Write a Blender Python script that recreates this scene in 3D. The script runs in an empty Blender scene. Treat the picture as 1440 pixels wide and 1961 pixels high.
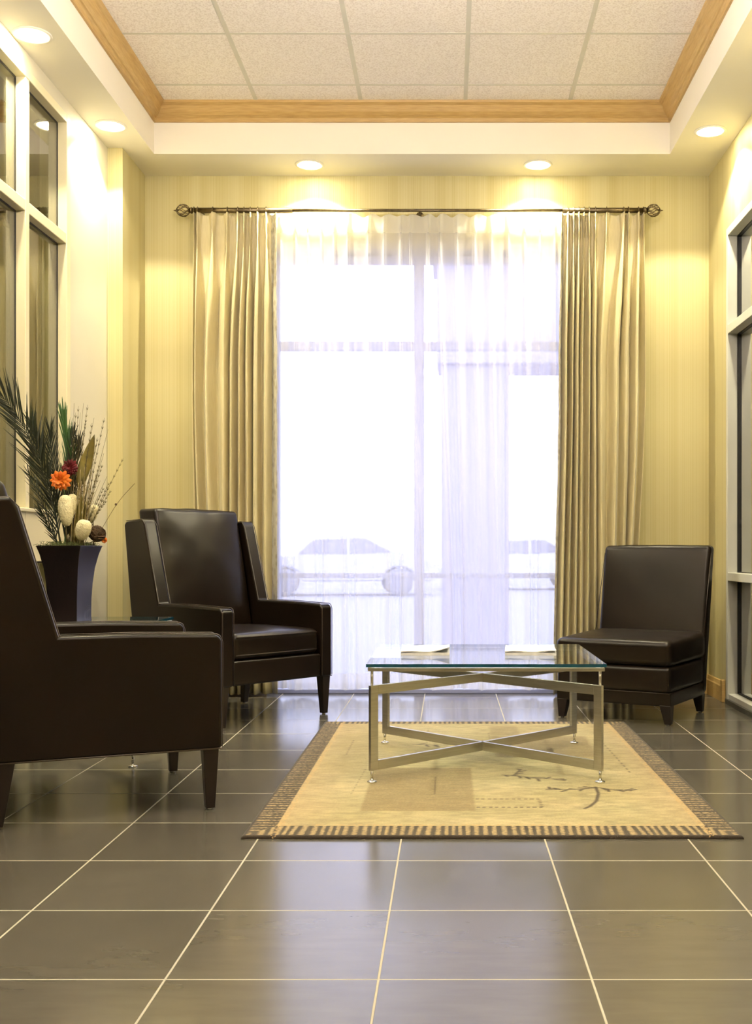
import bpy, bmesh, math, random
import numpy as np
from mathutils import Vector, Matrix, noise as mnoise
random.seed(7)
SC = bpy.context.scene
COL = SC.collection
PI = math.pi

# ------------------------------------------------------------------ camera
FP, CX, CY, H = 2120.0, 858.0, 1056.0, 0.91       # focal (px), vanishing point, eye height
cam = bpy.data.cameras.new('camera')
cam.sensor_fit = 'VERTICAL'; cam.sensor_height = 36.0; cam.sensor_width = 36.0
cam.lens = 36.0 * FP / 1961.0
cam.shift_x = -(CX - 720.0) / 1961.0
cam.shift_y = (CY - 980.5) / 1961.0
cam.clip_end = 300
camo = bpy.data.objects.new('camera', cam); COL.objects.link(camo)
camo.location = (0, 0, H); camo.rotation_euler = (PI / 2, 0, 0)
SC.camera = camo

# ------------------------------------------------------------------ light
SC.view_settings.view_transform = 'Standard'
SC.view_settings.look = 'None'
SC.view_settings.gamma = 1.0
SC.view_settings.use_curve_mapping = False
SC.view_settings.exposure = 0.6
SC.cycles.transparent_max_bounces = 24
SC.cycles.caustics_reflective = False
SC.cycles.caustics_refractive = False

SKY_STRENGTH = 3.3
CAN_W = 62.0
FILL_PENDANT_W = 140.0  # output of the unseen bowl lamps added to lift the ceiling
WARM = (1.0, 0.90, 0.62)
world = bpy.data.worlds.new('sky'); SC.world = world
world.use_nodes = True
wn = world.node_tree.nodes; wl = world.node_tree.links
wn.clear()
wo = wn.new('ShaderNodeOutputWorld'); bg = wn.new('ShaderNodeBackground')
bg.inputs['Color'].default_value = (0.66, 0.70, 1.0, 1); bg.inputs['Strength'].default_value = SKY_STRENGTH
wl.new(bg.outputs[0], wo.inputs[0])

# ------------------------------------------------------------------ helpers
def at(px, py, Y):
    return Vector(((px - CX) * Y / FP, Y, H - (py - CY) * Y / FP))
def fl(px, py):
    Y = FP * H / (py - CY)
    return ((px - CX) * Y / FP, Y)

def tag(o, label=None, cat=None, group=None, kind=None):
    if label: o['label'] = label
    if cat: o['category'] = cat
    if group: o['group'] = group
    if kind: o['kind'] = kind
    return o
def empty(name, loc=(0, 0, 0), rz=0.0):
    o = bpy.data.objects.new(name, None); COL.objects.link(o)
    o.location = loc; o.rotation_euler = (0, 0, rz); o.empty_display_size = 0.05
    return o
def copy_tree(o, parent=None):
    c = o.copy(); COL.objects.link(c)
    if parent: c.parent = parent
    for ch in list(o.children): copy_tree(ch, c)
    return c

class MB:
    def __init__(s): s.v = []; s.f = []; s.m = []; s.sm = []
    def add(s, vs, fs, mi=0, smooth=False):
        b = len(s.v); s.v += [tuple(v) for v in vs]
        for f in fs:
            s.f.append([b + i for i in f]); s.m.append(mi); s.sm.append(smooth)
        return s
    def box(s, a, b, mi=0):
        x0, y0, z0 = a; x1, y1, z1 = b
        v = [(x0,y0,z0),(x1,y0,z0),(x1,y1,z0),(x0,y1,z0),(x0,y0,z1),(x1,y0,z1),(x1,y1,z1),(x0,y1,z1)]
        return s.add(v, [(3,2,1,0),(4,5,6,7),(0,1,5,4),(1,2,6,5),(2,3,7,6),(3,0,4,7)], mi)
    def hexa(s, v, mi=0):   # bottom 4 ccw then top 4 ccw
        return s.add(v, [(3,2,1,0),(4,5,6,7),(0,1,5,4),(1,2,6,5),(2,3,7,6),(3,0,4,7)], mi)
    def bar(s, p, q, w, h, mi=0, up=(0,0,1)):
        p = Vector(p); q = Vector(q); d = (q - p).normalized(); up = Vector(up)
        if abs(d.dot(up)) > .99: up = Vector((1, 0, 0))
        a = d.cross(up).normalized(); b = a.cross(d).normalized()
        vs = []
        for c in (p, q):
            for sx, sy in ((-1,-1),(1,-1),(1,1),(-1,1)):
                vs.append(c + a * sx * w / 2 + b * sy * h / 2)
        return s.add(vs, [(3,2,1,0),(4,5,6,7),(0,1,5,4),(1,2,6,5),(2,3,7,6),(3,0,4,7)], mi)
    def tube(s, pts, r, n=8, mi=0, closed=False, caps=True):
        pts = [Vector(p) for p in pts]; N = len(pts)
        rs = r if isinstance(r, (list, tuple)) else [r] * N
        rings = []; ref = None
        for i, p in enumerate(pts):
            if closed: d = pts[(i+1) % N] - pts[i-1]
            elif i == 0: d = pts[1] - p
            elif i == N-1: d = p - pts[-2]
            else: d = pts[i+1] - pts[i-1]
            if d.length < 1e-9: d = Vector((0,0,1))
            d.normalize()
            if ref is None:
                ref = Vector((0,0,1)) if abs(d.z) < .9 else Vector((1,0,0))
            a = d.cross(ref)
            if a.length < 1e-6: a = d.cross(Vector((0,1,0)))
            a.normalize(); b = a.cross(d).normalized(); ref = b
            rings.append([p + (a*math.cos(t) + b*math.sin(t)) * rs[i] for t in [2*PI*k/n for k in range(n)]])
        vs = [v for rg in rings for v in rg]; fs = []
        for i in range(N if closed else N-1):
            j = (i+1) % N
            for k in range(n):
                k2 = (k+1) % n
                fs.append((i*n+k, i*n+k2, j*n+k2, j*n+k))
        if caps and not closed:
            fs.append(tuple(range(n))[::-1]); fs.append(tuple((N-1)*n + k for k in range(n)))
        return s.add(vs, fs, mi, True)
    def lathe(s, prof, c=(0,0,0), n=24, mi=0, M=None):
        vs = []; fs = []
        for r, z in prof:
            for k in range(n):
                t = 2*PI*k/n; v = Vector((r*math.cos(t), r*math.sin(t), z))
                if M is not None: v = M @ v
                vs.append(v + Vector(c))
        for i in range(len(prof)-1):
            for k in range(n):
                k2 = (k+1) % n
                fs.append((i*n+k, i*n+k2, (i+1)*n+k2, (i+1)*n+k))
        fs.append(tuple(range(n))[::-1]); fs.append(tuple((len(prof)-1)*n + k for k in range(n)))
        return s.add(vs, fs, mi, True)
    def prism(s, poly, axis, a, b, mi=0):
        """extrude a 2-D polygon along axis (0: poly=(y,z); 1: poly=(x,z); 2: poly=(x,y))"""
        def mk(p, t):
            return [(t, p[0], p[1]), (p[0], t, p[1]), (p[0], p[1], t)][axis]
        n = len(poly); vs = [mk(p, a) for p in poly] + [mk(p, b) for p in poly]
        fs = [tuple(range(n))[::-1], tuple(range(n, 2*n))] + [(i, (i+1) % n, n+(i+1) % n, n+i) for i in range(n)]
        return s.add(vs, fs, mi)
    def build(s, name, mat, parent=None, bevel=0, seg=3, smooth=None, subsurf=0, recalc=True, bang=35):
        me = bpy.data.meshes.new(name)
        me.from_pydata(s.v, [], s.f)
        mats = mat if isinstance(mat, (list, tuple)) else [mat]
        for m in mats: me.materials.append(m)
        me.polygons.foreach_set('material_index', s.m)
        me.polygons.foreach_set('use_smooth', [bool(x) if smooth is None else smooth for x in s.sm])
        if recalc:
            bm = bmesh.new(); bm.from_mesh(me); bmesh.ops.recalc_face_normals(bm, faces=bm.faces); bm.to_mesh(me); bm.free()
        me.update()
        o = bpy.data.objects.new(name, me); COL.objects.link(o)
        if parent: o.parent = parent
        if bevel:
            md = o.modifiers.new('bevel', 'BEVEL'); md.width = bevel; md.segments = seg
            md.limit_method = 'ANGLE'; md.angle_limit = math.radians(bang); md.harden_normals = True
            for p in me.polygons: p.use_smooth = True
        if subsurf:
            md = o.modifiers.new('sub', 'SUBSURF'); md.levels = subsurf; md.render_levels = subsurf
        return o

def soft_hex(mb, corners, dims, r, puff=(0,0,0), n=9, mi=0, wrinkle=0.0, seed=0):
    """rounded, puffed cushion: corners = 8 pts (bottom 4 ccw, top 4 ccw), dims = approx size"""
    hx, hy, hz = [d/2 for d in dims]
    def samp(h):
        rr = min(r, h*.98)
        e = [-h, -h + rr*.15, -h + rr*.4, -h + rr*.7, -h + rr]
        mid = [(-h+rr) + (2*(h-rr))*i/n for i in range(1, n)]
        return e + mid + [-x for x in e[::-1]]
    X, Y, Z = samp(hx), samp(hy), samp(hz)
    C = [Vector(c) for c in corners]
    idx = {}
    vs = []; fs = []
    def vert(p):
        k = (round(p[0], 6), round(p[1], 6), round(p[2], 6))
        if k in idx: return idx[k]
        q = []
        for a, h in zip(p, (hx, hy, hz)):
            rr = min(r, h*.98); q.append(max(-(h-rr), min(h-rr, a)))
        d = Vector([p[i]-q[i] for i in range(3)])
        cn = sum(1 for i in range(3) if abs(d[i]) > 1e-9)
        if d.length > 1e-9:
            # project cube-like offset on the sphere radius
            rr = min(r, min(hx, hy, hz)*.98)
            m = max(abs(c) for c in d)
            d = d.normalized() * m
        pp = Vector(q) + d
        u = [pp[0]/hx, pp[1]/hy, pp[2]/hz]
        g = [1 - min(1, abs(t))**2.2 for t in u]
        off = [puff[0]*math.copysign(1, u[0])*g[1]*g[2]*(abs(u[0])**3),
               puff[1]*math.copysign(1, u[1])*g[0]*g[2]*(abs(u[1])**3),
               puff[2]*math.copysign(1, u[2])*g[0]*g[1]*(abs(u[2])**3)]
        u = [u[0]+off[0]/hx, u[1]+off[1]/hy, u[2]+off[2]/hz]
        if wrinkle:
            w = wrinkle * mnoise.noise(Vector((pp[0]*9+seed, pp[1]*9, pp[2]*9)))
            u = [u[0]+w/hx*.5, u[1]+w/hy, u[2]+w/hz]
        a, b, c = [(t+1)/2 for t in u]
        P = (C[0]*(1-a)*(1-b) + C[1]*a*(1-b) + C[2]*a*b + C[3]*(1-a)*b)*(1-c) + \
            (C[4]*(1-a)*(1-b) + C[5]*a*(1-b) + C[6]*a*b + C[7]*(1-a)*b)*c
        idx[k] = len(vs); vs.append(P); return idx[k]
    def grid(U, V, f):
        for i in range(len(U)-1):
            for j in range(len(V)-1):
                fs.append([vert(f(U[i], V[j])), vert(f(U[i+1], V[j])), vert(f(U[i+1], V[j+1])), vert(f(U[i], V[j+1]))])
    for sg in (-1, 1):
        grid(X, Y, lambda a, b: (a, b, sg*hz))
        grid(X, Z, lambda a, b: (a, sg*hy, b))
        grid(Y, Z, lambda a, b: (sg*hx, a, b))
    fs[:] = [f for f in fs if len(set(f)) == 4]
    mb.add(vs, fs, mi, True)
def hexc(x0, x1, y0, y1, z0, z1, lean=0.0):
    """box corners; lean shifts the top along y"""
    return [(x0,y0,z0),(x1,y0,z0),(x1,y1,z0),(x0,y1,z0),(x0,y0+lean,z1),(x1,y0+lean,z1),(x1,y1+lean,z1),(x0,y1+lean,z1)]

# ------------------------------------------------------------------ materials
MATS = {}
def nt(name):
    m = bpy.data.materials.new(name); m.use_nodes = True
    n = m.node_tree.nodes; l = m.node_tree.links
    b = n.get('Principled BSDF') or n.new('ShaderNodeBsdfPrincipled')
    MATS[name] = m
    return m, n, l, b
def noise_node(n, l, scale, detail=4, coord='Object', stretch=None, rough=.5):
    tc = n.new('ShaderNodeTexCoord'); tx = n.new('ShaderNodeTexNoise')
    tx.inputs['Scale'].default_value = scale; tx.inputs['Detail'].default_value = detail
    tx.inputs['Roughness'].default_value = rough
    if stretch:
        mp = n.new('ShaderNodeMapping'); mp.inputs['Scale'].default_value = stretch
        l.new(tc.outputs[coord], mp.inputs[0]); l.new(mp.outputs[0], tx.inputs['Vector'])
    else: l.new(tc.outputs[coord], tx.inputs['Vector'])
    return tx
def ramp(n, l, fac, stops):
    r = n.new('ShaderNodeValToRGB'); l.new(fac, r.inputs[0])
    e = r.color_ramp.elements
    while len(e) < len(stops): e.new(.5)
    for k, (p, c) in enumerate(stops):
        e[k].position = p; e[k].color = (c[0], c[1], c[2], 1)
    return r
def bump(n, l, b, h, strength, dist=.002):
    bp = n.new('ShaderNodeBump'); bp.inputs['Strength'].default_value = strength; bp.inputs['Distance'].default_value = dist
    l.new(h, bp.inputs['Height']); l.new(bp.outputs[0], b.inputs['Normal']); return bp
def simple(name, c1, c2=None, rough=.5, metal=0, scale=8, bmp=0, bscale=80, coat=0, stretch=None, spec=None, bdist=.002):
    m, n, l, b = nt(name)
    c2 = c2 or tuple(x*.85 for x in c1)
    tx = noise_node(n, l, scale, 4, stretch=stretch)
    r = ramp(n, l, tx.outputs['Fac'], [(.3, c2), (.7, c1)])
    l.new(r.outputs[0], b.inputs['Base Color'])
    b.inputs['Roughness'].default_value = rough; b.inputs['Metallic'].default_value = metal
    b.inputs['Coat Weight'].default_value = coat
    if spec is not None: b.inputs['Specular IOR Level'].default_value = spec
    if bmp:
        t2 = noise_node(n, l, bscale, 3, stretch=stretch); bump(n, l, b, t2.outputs['Fac'], bmp, bdist)
    return m

simple('leather', (.0105, .0058, .0034), (.006, .0034, .0022), rough=.3, scale=3, bmp=.2, bscale=260, spec=.32, bdist=.0005)
simple('leather_piping', (.045, .030, .022), (.03, .02, .014), rough=.35, scale=60, bmp=.2, bscale=400)
simple('dark_wood', (.018, .011, .009), (.008, .005, .004), rough=.3, scale=6, stretch=(1, 1, .1), bmp=.1)
simple('ceiling_paint', (.88, .84, .74), (.86, .82, .72), rough=.7, scale=3)
simple('cream_paint', (.68, .64, .51), (.65, .61, .48), rough=.55, scale=2, bmp=.1, bscale=300)
simple('frame_paint', (.80, .73, .50), (.77, .70, .47), rough=.4, scale=3)
simple('grey_frame', (.62, .62, .55), (.56, .56, .50), rough=.45, scale=3)
simple('white_frame', (.62, .64, .78), (.56, .58, .74), rough=.5, scale=3)
simple('black_rubber', (.008, .008, .007), (.004, .004, .004), rough=.5)
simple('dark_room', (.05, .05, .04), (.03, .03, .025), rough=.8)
simple('nickel', (.60, .59, .56), (.50, .49, .46), rough=.3, metal=1, scale=10, bmp=.05, bscale=200, stretch=(1, 1, 20))
simple('chrome', (.8, .8, .8), (.7, .7, .7), rough=.12, metal=1)
simple('antique_nickel', (.22, .17, .10), (.13, .10, .06), rough=.32, metal=1, scale=40)
simple('vase_glaze', (.020, .013, .013), (.010, .007, .008), rough=.22, scale=5, coat=.4)
simple('paper', (.86, .87, .92), (.68, .70, .78), rough=.4, scale=25)
simple('frond', (.016, .024, .008), (.006, .010, .004), rough=.5, scale=10)
simple('frond_green', (.05, .13, .025), (.02, .06, .015), rough=.5, scale=10)
simple('dry_stem', (.16, .13, .045), (.06, .045, .02), rough=.7, scale=30)
simple('straw', (.42, .34, .14), (.22, .16, .06), rough=.6, scale=30)
simple('dry_leaf', (.30, .24, .05), (.12, .10, .03), rough=.6, scale=14)
simple('seed_head', (.88, .82, .55), (.74, .66, .40), rough=.8, scale=60, bmp=1, bscale=130, bdist=.006)
simple('petal_orange', (.85, .26, .02), (.70, .12, .01), rough=.55, scale=30)
simple('petal_red', (.16, .006, .01), (.06, .003, .006), rough=.6, scale=40)
simple('moss', (.13, .15, .035), (.05, .07, .02), rough=.9, scale=50, bmp=1, bscale=120, bdist=.01)
simple('twig', (.13, .075, .035), (.05, .03, .015), rough=.8, scale=40)
simple('asphalt', (.36, .36, .40), (.30, .30, .34), rough=.9, scale=2)
simple('stucco', (.52, .50, .62), (.46, .44, .56), rough=.9, scale=4)
simple('car_white', (.75, .75, .8), (.7, .7, .75), rough=.2, coat=.5)
simple('car_silver', (.62, .62, .68), (.58, .58, .64), rough=.25)
simple('tyre', (.26, .26, .29), (.22, .22, .25), rough=.8)
simple('car_glass', (.25, .25, .30), (.22, .22, .27), rough=.1)
simple('threshold', (.10, .10, .09), (.06, .06, .05), rough=.4, scale=30)

# oak
m, n, l, b = nt('oak')
tx = noise_node(n, l, 3.0, 6, stretch=(1, 1, 1))
tc = n.new('ShaderNodeTexCoord'); wv = n.new('ShaderNodeTexNoise'); mp = n.new('ShaderNodeMapping')
mp.inputs['Scale'].default_value = (4, 4, 60); wv.inputs['Scale'].default_value = 3; wv.inputs['Detail'].default_value = 6
l.new(tc.outputs['Object'], mp.inputs[0]); l.new(mp.outputs[0], wv.inputs['Vector'])
r = ramp(n, l, wv.outputs['Fac'], [(.3, (.44, .28, .095)), (.7, (.56, .38, .15))])
l.new(r.outputs[0], b.inputs['Base Color']); b.inputs['Roughness'].default_value = .42

# wallpaper with fine vertical stripes
m, n, l, b = nt('wallpaper')
tc = n.new('ShaderNodeTexCoord'); sp = n.new('ShaderNodeSeparateXYZ'); l.new(tc.outputs['Object'], sp.inputs[0])
ad = n.new('ShaderNodeMath'); ad.operation = 'ADD'; l.new(sp.outputs[0], ad.inputs[0]); l.new(sp.outputs[1], ad.inputs[1])
def n1d(scale, det):
    t = n.new('ShaderNodeTexNoise'); t.noise_dimensions = '1D'; t.inputs['Scale'].default_value = scale; t.inputs['Detail'].default_value = det
    l.new(ad.outputs[0], t.inputs['W']); return t
a1 = n1d(190, 3); a2 = n1d(9, 2)
mx = n.new('ShaderNodeMath'); mx.operation = 'MULTIPLY_ADD'; mx.inputs[1].default_value = .55
l.new(a1.outputs['Fac'], mx.inputs[0]); 
m2 = n.new('ShaderNodeMath'); m2.operation = 'MULTIPLY'; m2.inputs[1].default_value = .45; l.new(a2.outputs['Fac'], m2.inputs[0]); l.new(m2.outputs[0], mx.inputs[2])
r = ramp(n, l, mx.outputs[0], [(.34, (.48, .41, .185)), (.48, (.54, .475, .24)), (.62, (.585, .53, .295))])
l.new(r.outputs[0], b.inputs['Base Color']); b.inputs['Roughness'].default_value = .5
bump(n, l, b, a1.outputs['Fac'], .15, .001)

# ceiling tile
m, n, l, b = nt('ceiling_tile')
t1 = noise_node(n, l, 110, 4); r = ramp(n, l, t1.outputs['Fac'], [(.36, (.77, .70, .64)), (.56, (.95, .895, .845))])
l.new(r.outputs[0], b.inputs['Base Color']); b.inputs['Roughness'].default_value = .9
bump(n, l, b, t1.outputs['Fac'], .5, .003)
simple('ceiling_grid', (.66, .64, .56), (.62, .60, .52), rough=.5)

# floor tiles with grout
m, n, l, b = nt('floor_tile')
tc = n.new('ShaderNodeTexCoord'); sp = n.new('ShaderNodeSeparateXYZ'); l.new(tc.outputs['Object'], sp.inputs[0])
TX, TY, TS, TSY = -.148, 2.353, .4535, .4525
def mnode(op, a, bb=None, c=None):
    x = n.new('ShaderNodeMath'); x.operation = op
    for i, v in enumerate((a, bb, c)):
        if v is None: continue
        if isinstance(v, (int, float)): x.inputs[i].default_value = v
        else: l.new(v, x.inputs[i])
    return x.outputs[0]
def groutdist(o, off, size):
    u = mnode('DIVIDE', mnode('SUBTRACT', o, off), size)
    f = mnode('FRACT', mnode('ADD', u, 100.5))
    return mnode('MULTIPLY', mnode('ABSOLUTE', mnode('SUBTRACT', f, .5)), size), mnode('FLOOR', mnode('ADD', u, 100.0))
dx, ix = groutdist(sp.outputs[0], TX, TS); dy, iy = groutdist(sp.outputs[1], TY, TSY)
dmin = mnode('MINIMUM', dx, dy)
gm = n.new('ShaderNodeMapRange'); gm.inputs['From Min'].default_value = .0016; gm.inputs['From Max'].default_value = .0030
gm.inputs['To Min'].default_value = 1; gm.inputs['To Max'].default_value = 0; l.new(dmin, gm.inputs['Value'])
wnz = n.new('ShaderNodeTexWhiteNoise'); wnz.noise_dimensions = '2D'
cb = n.new('ShaderNodeCombineXYZ'); l.new(ix, cb.inputs[0]); l.new(iy, cb.inputs[1]); l.new(cb.outputs[0], wnz.inputs['Vector'])
tn = noise_node(n, l, 6, 6, stretch=(1, 4, 1))
mixv = mnode('ADD', mnode('MULTIPLY', tn.outputs['Fac'], .7), mnode('MULTIPLY', wnz.outputs['Value'], .3))
r = ramp(n, l, mixv, [(.25, (.080, .073, .058)), (.75, (.108, .099, .080))])
mc = n.new('ShaderNodeMix'); mc.data_type = 'RGBA'
l.new(gm.outputs[0], mc.inputs['Factor']); l.new(r.outputs[0], mc.inputs['A']); mc.inputs['B'].default_value = (.42, .39, .30, 1)
l.new(mc.outputs['Result'], b.inputs['Base Color'])
rr = n.new('ShaderNodeMapRange'); rr.inputs['To Min'].default_value = .19; b.inputs['Specular IOR Level'].default_value = .75; rr.inputs['To Max'].default_value = .8
l.new(gm.outputs[0], rr.inputs['Value']); l.new(rr.outputs[0], b.inputs['Roughness'])
hh = mnode('SUBTRACT', mnode('MULTIPLY', tn.outputs['Fac'], .03), gm.outputs[0])
bump(n, l, b, hh, .5, .0012)

# drapery satin
m, n, l, b = nt('drape_satin')
t1 = noise_node(n, l, 250, 2, stretch=(1, 1, .05)); r = ramp(n, l, t1.outputs['Fac'], [(.3, (.62, .54, .31)), (.7, (.71, .63, .39))])
l.new(r.outputs[0], b.inputs['Base Color']); b.inputs['Roughness'].default_value = .42
b.inputs['Sheen Weight'].default_value = .3; b.inputs['Sheen Roughness'].default_value = .4
out = n.get('Material Output'); tl = n.new('ShaderNodeBsdfTranslucent'); tl.inputs[0].default_value = (.70, .62, .38, 1)
ms = n.new('ShaderNodeMixShader'); ms.inputs[0].default_value = .06
l.new(b.outputs[0], ms.inputs[1]); l.new(tl.outputs[0], ms.inputs[2]); l.new(ms.outputs[0], out.inputs[0])
# lace border on the drape edge
m, n, l, b = nt('lace_border')
vo = n.new('ShaderNodeTexVoronoi'); vo.inputs['Scale'].default_value = 38; tc = n.new('ShaderNodeTexCoord')
mp = n.new('ShaderNodeMapping'); mp.inputs['Scale'].default_value = (1, .2, .6); l.new(tc.outputs['Object'], mp.inputs[0]); l.new(mp.outputs[0], vo.inputs['Vector'])
r = ramp(n, l, vo.outputs['Distance'], [(.25, (.50, .44, .30)), (.5, (.72, .68, .54))])
l.new(r.outputs[0], b.inputs['Base Color']); b.inputs['Roughness'].default_value = .6
out = n.get('Material Output'); tl = n.new('ShaderNodeBsdfTranslucent'); tl.inputs[0].default_value = (.8, .78, .70, 1)
ms = n.new('ShaderNodeMixShader'); ms.inputs[0].default_value = .35
l.new(b.outputs[0], ms.inputs[1]); l.new(tl.outputs[0], ms.inputs[2]); l.new(ms.outputs[0], out.inputs[0])
# sheer voile
def sheer_mat(name, transp, col):
    m, n, l, b = nt(name); n.remove(b)
    out = n.get('Material Output')
    d = n.new('ShaderNodeBsdfDiffuse'); d.inputs[0].default_value = (*col, 1)
    t = n.new('ShaderNodeBsdfTranslucent'); t.inputs[0].default_value = (*col, 1)
    tr = n.new('ShaderNodeBsdfTransparent'); tr.inputs[0].default_value = (1, 1, 1, 1)
    a = n.new('ShaderNodeMixShader'); a.inputs[0].default_value = .42
    l.new(d.outputs[0], a.inputs[1]); l.new(t.outputs[0], a.inputs[2])
    c = n.new('ShaderNodeMixShader'); lw = n.new('ShaderNodeLayerWeight'); lw.inputs[0].default_value = .35
    mr = n.new('ShaderNodeMapRange'); mr.inputs['To Min'].default_value = transp; mr.inputs['To Max'].default_value = transp*.25
    l.new(lw.outputs['Facing'], mr.inputs['Value'])
    tx = noise_node(n, l, 14, 2, stretch=(1, 1, .02)); mm = n.new('ShaderNodeMath'); mm.operation = 'MULTIPLY_ADD'
    l.new(tx.outputs['Fac'], mm.inputs[0]); mm.inputs[1].default_value = .25; mm.inputs[2].default_value = .85
    mu = n.new('ShaderNodeMath'); mu.operation = 'MULTIPLY'; l.new(mr.outputs[0], mu.inputs[0]); l.new(mm.outputs[0], mu.inputs[1])
    l.new(mu.outputs[0], c.inputs[0]); l.new(a.outputs[0], c.inputs[1]); l.new(tr.outputs[0], c.inputs[2])
    l.new(c.outputs[0], out.inputs[0]); return m
sheer_mat('sheer_voile', .40, (.86, .86, .92))
sheer_mat('sheer_header', .12, (.86, .85, .84))
# glass
def glass(name, tint, refl=1.0, rough=0.0, ior=1.5):
    m, n, l, b = nt(name); n.remove(b); out = n.get('Material Output')
    tr = n.new('ShaderNodeBsdfTransparent'); tr.inputs[0].default_value = (*tint, 1)
    g = n.new('ShaderNodeBsdfGlossy'); g.inputs['Roughness'].default_value = rough; g.inputs[0].default_value = (1, 1, 1, 1)
    f = n.new('ShaderNodeFresnel'); ge = n.new('ShaderNodeNewGeometry'); mi = n.new('ShaderNodeMapRange')
    mi.inputs['To Min'].default_value = ior; mi.inputs['To Max'].default_value = 1/ior; l.new(ge.outputs['Backfacing'], mi.inputs['Value']); l.new(mi.outputs[0], f.inputs[0])
    mm = n.new('ShaderNodeMath'); mm.operation = 'MULTIPLY'; mm.inputs[1].default_value = refl; mm.use_clamp = True
    mx = n.new('ShaderNodeMixShader'); l.new(f.outputs[0], mm.inputs[0]); l.new(mm.outputs[0], mx.inputs[0])
    l.new(tr.outputs[0], mx.inputs[1]); l.new(g.outputs[0], mx.inputs[2]); l.new(mx.outputs[0], out.inputs[0])
    return m
glass('table_glass', (.94, .98, .97), 1.0)
glass('window_glass', (.96, .97, .98), 1.0)
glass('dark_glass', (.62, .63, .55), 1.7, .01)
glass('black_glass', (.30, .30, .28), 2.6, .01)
simple('glass_edge', (.008, .075, .12), (.005, .05, .085), rough=.08, scale=20, coat=1)
# lamp
def emit(name, col, st):
    m, n, l, b = nt(name); n.remove(b); out = n.get('Material Output')
    e = n.new('ShaderNodeEmission'); e.inputs[0].default_value = (*col, 1); e.inputs[1].default_value = st
    l.new(e.outputs[0], out.inputs[0]); return m
emit('lamp_lens', WARM, 60)
simple('bowl_glass', (.85, .80, .68), rough=.5)
MATS['bowl_glass'].node_tree.nodes['Principled BSDF'].inputs['Transmission Weight'].default_value = .3
# drape behind the side glass
simple('side_drape', (.30, .31, .22), (.22, .23, .16), rough=.7, scale=200, stretch=(1, 1, .02))

# ------------------------------------------------------------------ room
XL, XC, XR, YB, YF = -2.03, -1.94, 1.67, 7.09, -2.4
ZS, ZC = 3.315, 3.612                     # soffit, tile ceiling
RX0, RX1, RY0, RY1 = -1.779, 1.343, 0.6, 6.70   # recess
M = MATS
def struct(o): o['kind'] = 'structure'; return o

f = MB(); f.box((-3.2, YF-.2, -.12), (2.9, YB+.30, 0)); struct(f.build('floor', M['floor_tile']))
# left wall: cream painted, wallpapered column
w = MB()
w.box((XL-.16, YF, 0), (XL, 3.4, ZS)); w.box((XL-.16, 3.4, 3.235), (XL, 5.936, ZS)); w.box((XL-.16, 5.936, 0), (XL, 6.60, ZS))
w.box((XL-.16, 6.60, 0), (XC, YB, ZS), 1)
struct(w.build('wall_left', [M['cream_paint'], M['wallpaper']]))
w = MB()
w.box((XR, YF, 0), (XR+.16, 4.7, ZS)); w.box((XR, 4.7, 2.837), (XR+.16, 6.632, ZS)); w.box((XR, 6.632, 0), (XR+.16, YB, ZS))
struct(w.build('wall_right', M['wallpaper']))
WX0, WX1, WZ = -1.16, .80, 2.84
w = MB()
w.box((XL-.16, YB, 0), (WX0, YB+.22, ZS+.4)); w.box((WX1, YB, 0), (XR+.16, YB+.22, ZS+.4)); w.box((WX0, YB, WZ), (WX1, YB+.22, ZS+.4))
struct(w.build('wall_back', M['wallpaper']))
w = MB(); w.box((XL-.16, YF-.16, 0), (XR+.16, YF, ZS+.4)); struct(w.build('wall_front', M['wallpaper']))
# ceiling : dropped soffit ring with recess
c = MB()
c.box((XL-.16, YF, ZS), (RX0, YB, ZS+.42)); c.box((RX1, YF, ZS), (XR+.16, YB, ZS+.42))
c.box((RX0, RY1, ZS), (RX1, YB, ZS+.42)); c.box((RX0, YF, ZS), (RX1, RY0, ZS+.42))
struct(c.build('ceiling_soffit', M['ceiling_paint']))
bpy.data.objects['ceiling_soffit'].name = 'ceiling'
# ceiling tiles (thing-less structure): panels + T grid
c = MB()
gx = [-.523 + .627*k for k in range(-2, 4)]; gy = [6.41 - .635*k for k in range(0, 10)]
xs = sorted([RX0] + [x for x in gx if RX0 < x < RX1] + [RX1]); ys = sorted([RY0] + [y for y in gy if RY0 < y < RY1] + [RY1])
for i in range(len(xs)-1):
    for j in range(len(ys)-1):
        c.box((xs[i]+.006, ys[j]+.006, ZC), (xs[i+1]-.006, ys[j+1]-.006, ZC+.015))
c.box((RX0, RY0, ZC+.016), (RX1, RY1, ZC+.05))
struct(c.build('ceiling_tiles', M['ceiling_tile'])).name = 'ceiling.001'
g = MB()
for x in xs[1:-1]: g.box((x-.012, RY0, ZC-.0015), (x+.012, RY1, ZC+.006))
for y in ys[1:-1]: g.box((RX0, y-.009, ZC-.0012), (RX1, y+.009, ZC+.0055))
struct(g.build('trim_1', M['ceiling_grid']))
# crown moulding in the recess
prof = [(0,0),(.012,0),(.014,.022),(.022,.030),(.030,.034),(.044,.050),(.056,.074),(.060,.082),(.070,.088),(.078,.094),(.080,.107),(0,.107)]
def crown_ring(x0, x1, y0, y1, z0, pf):
    mb = MB(); n_ = len(pf); vs = []
    for cx, cy, sx, sy in ((x0, y0, 1, 1), (x1, y0, -1, 1), (x1, y1, -1, -1), (x0, y1, 1, -1)):
        for d, z in pf: vs.append((cx + sx*d, cy + sy*d, z0+z))
    fs = []
    for i in range(4):
        j = (i+1) % 4
        for k in range(n_):
            k2 = (k+1) % n_; fs.append((i*n_+k, j*n_+k, j*n_+k2, i*n_+k2))
    mb.add(vs, fs); return mb
struct(crown_ring(RX0, RX1, RY0, RY1, 3.505, prof).build('trim_2', M['oak']))

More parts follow.
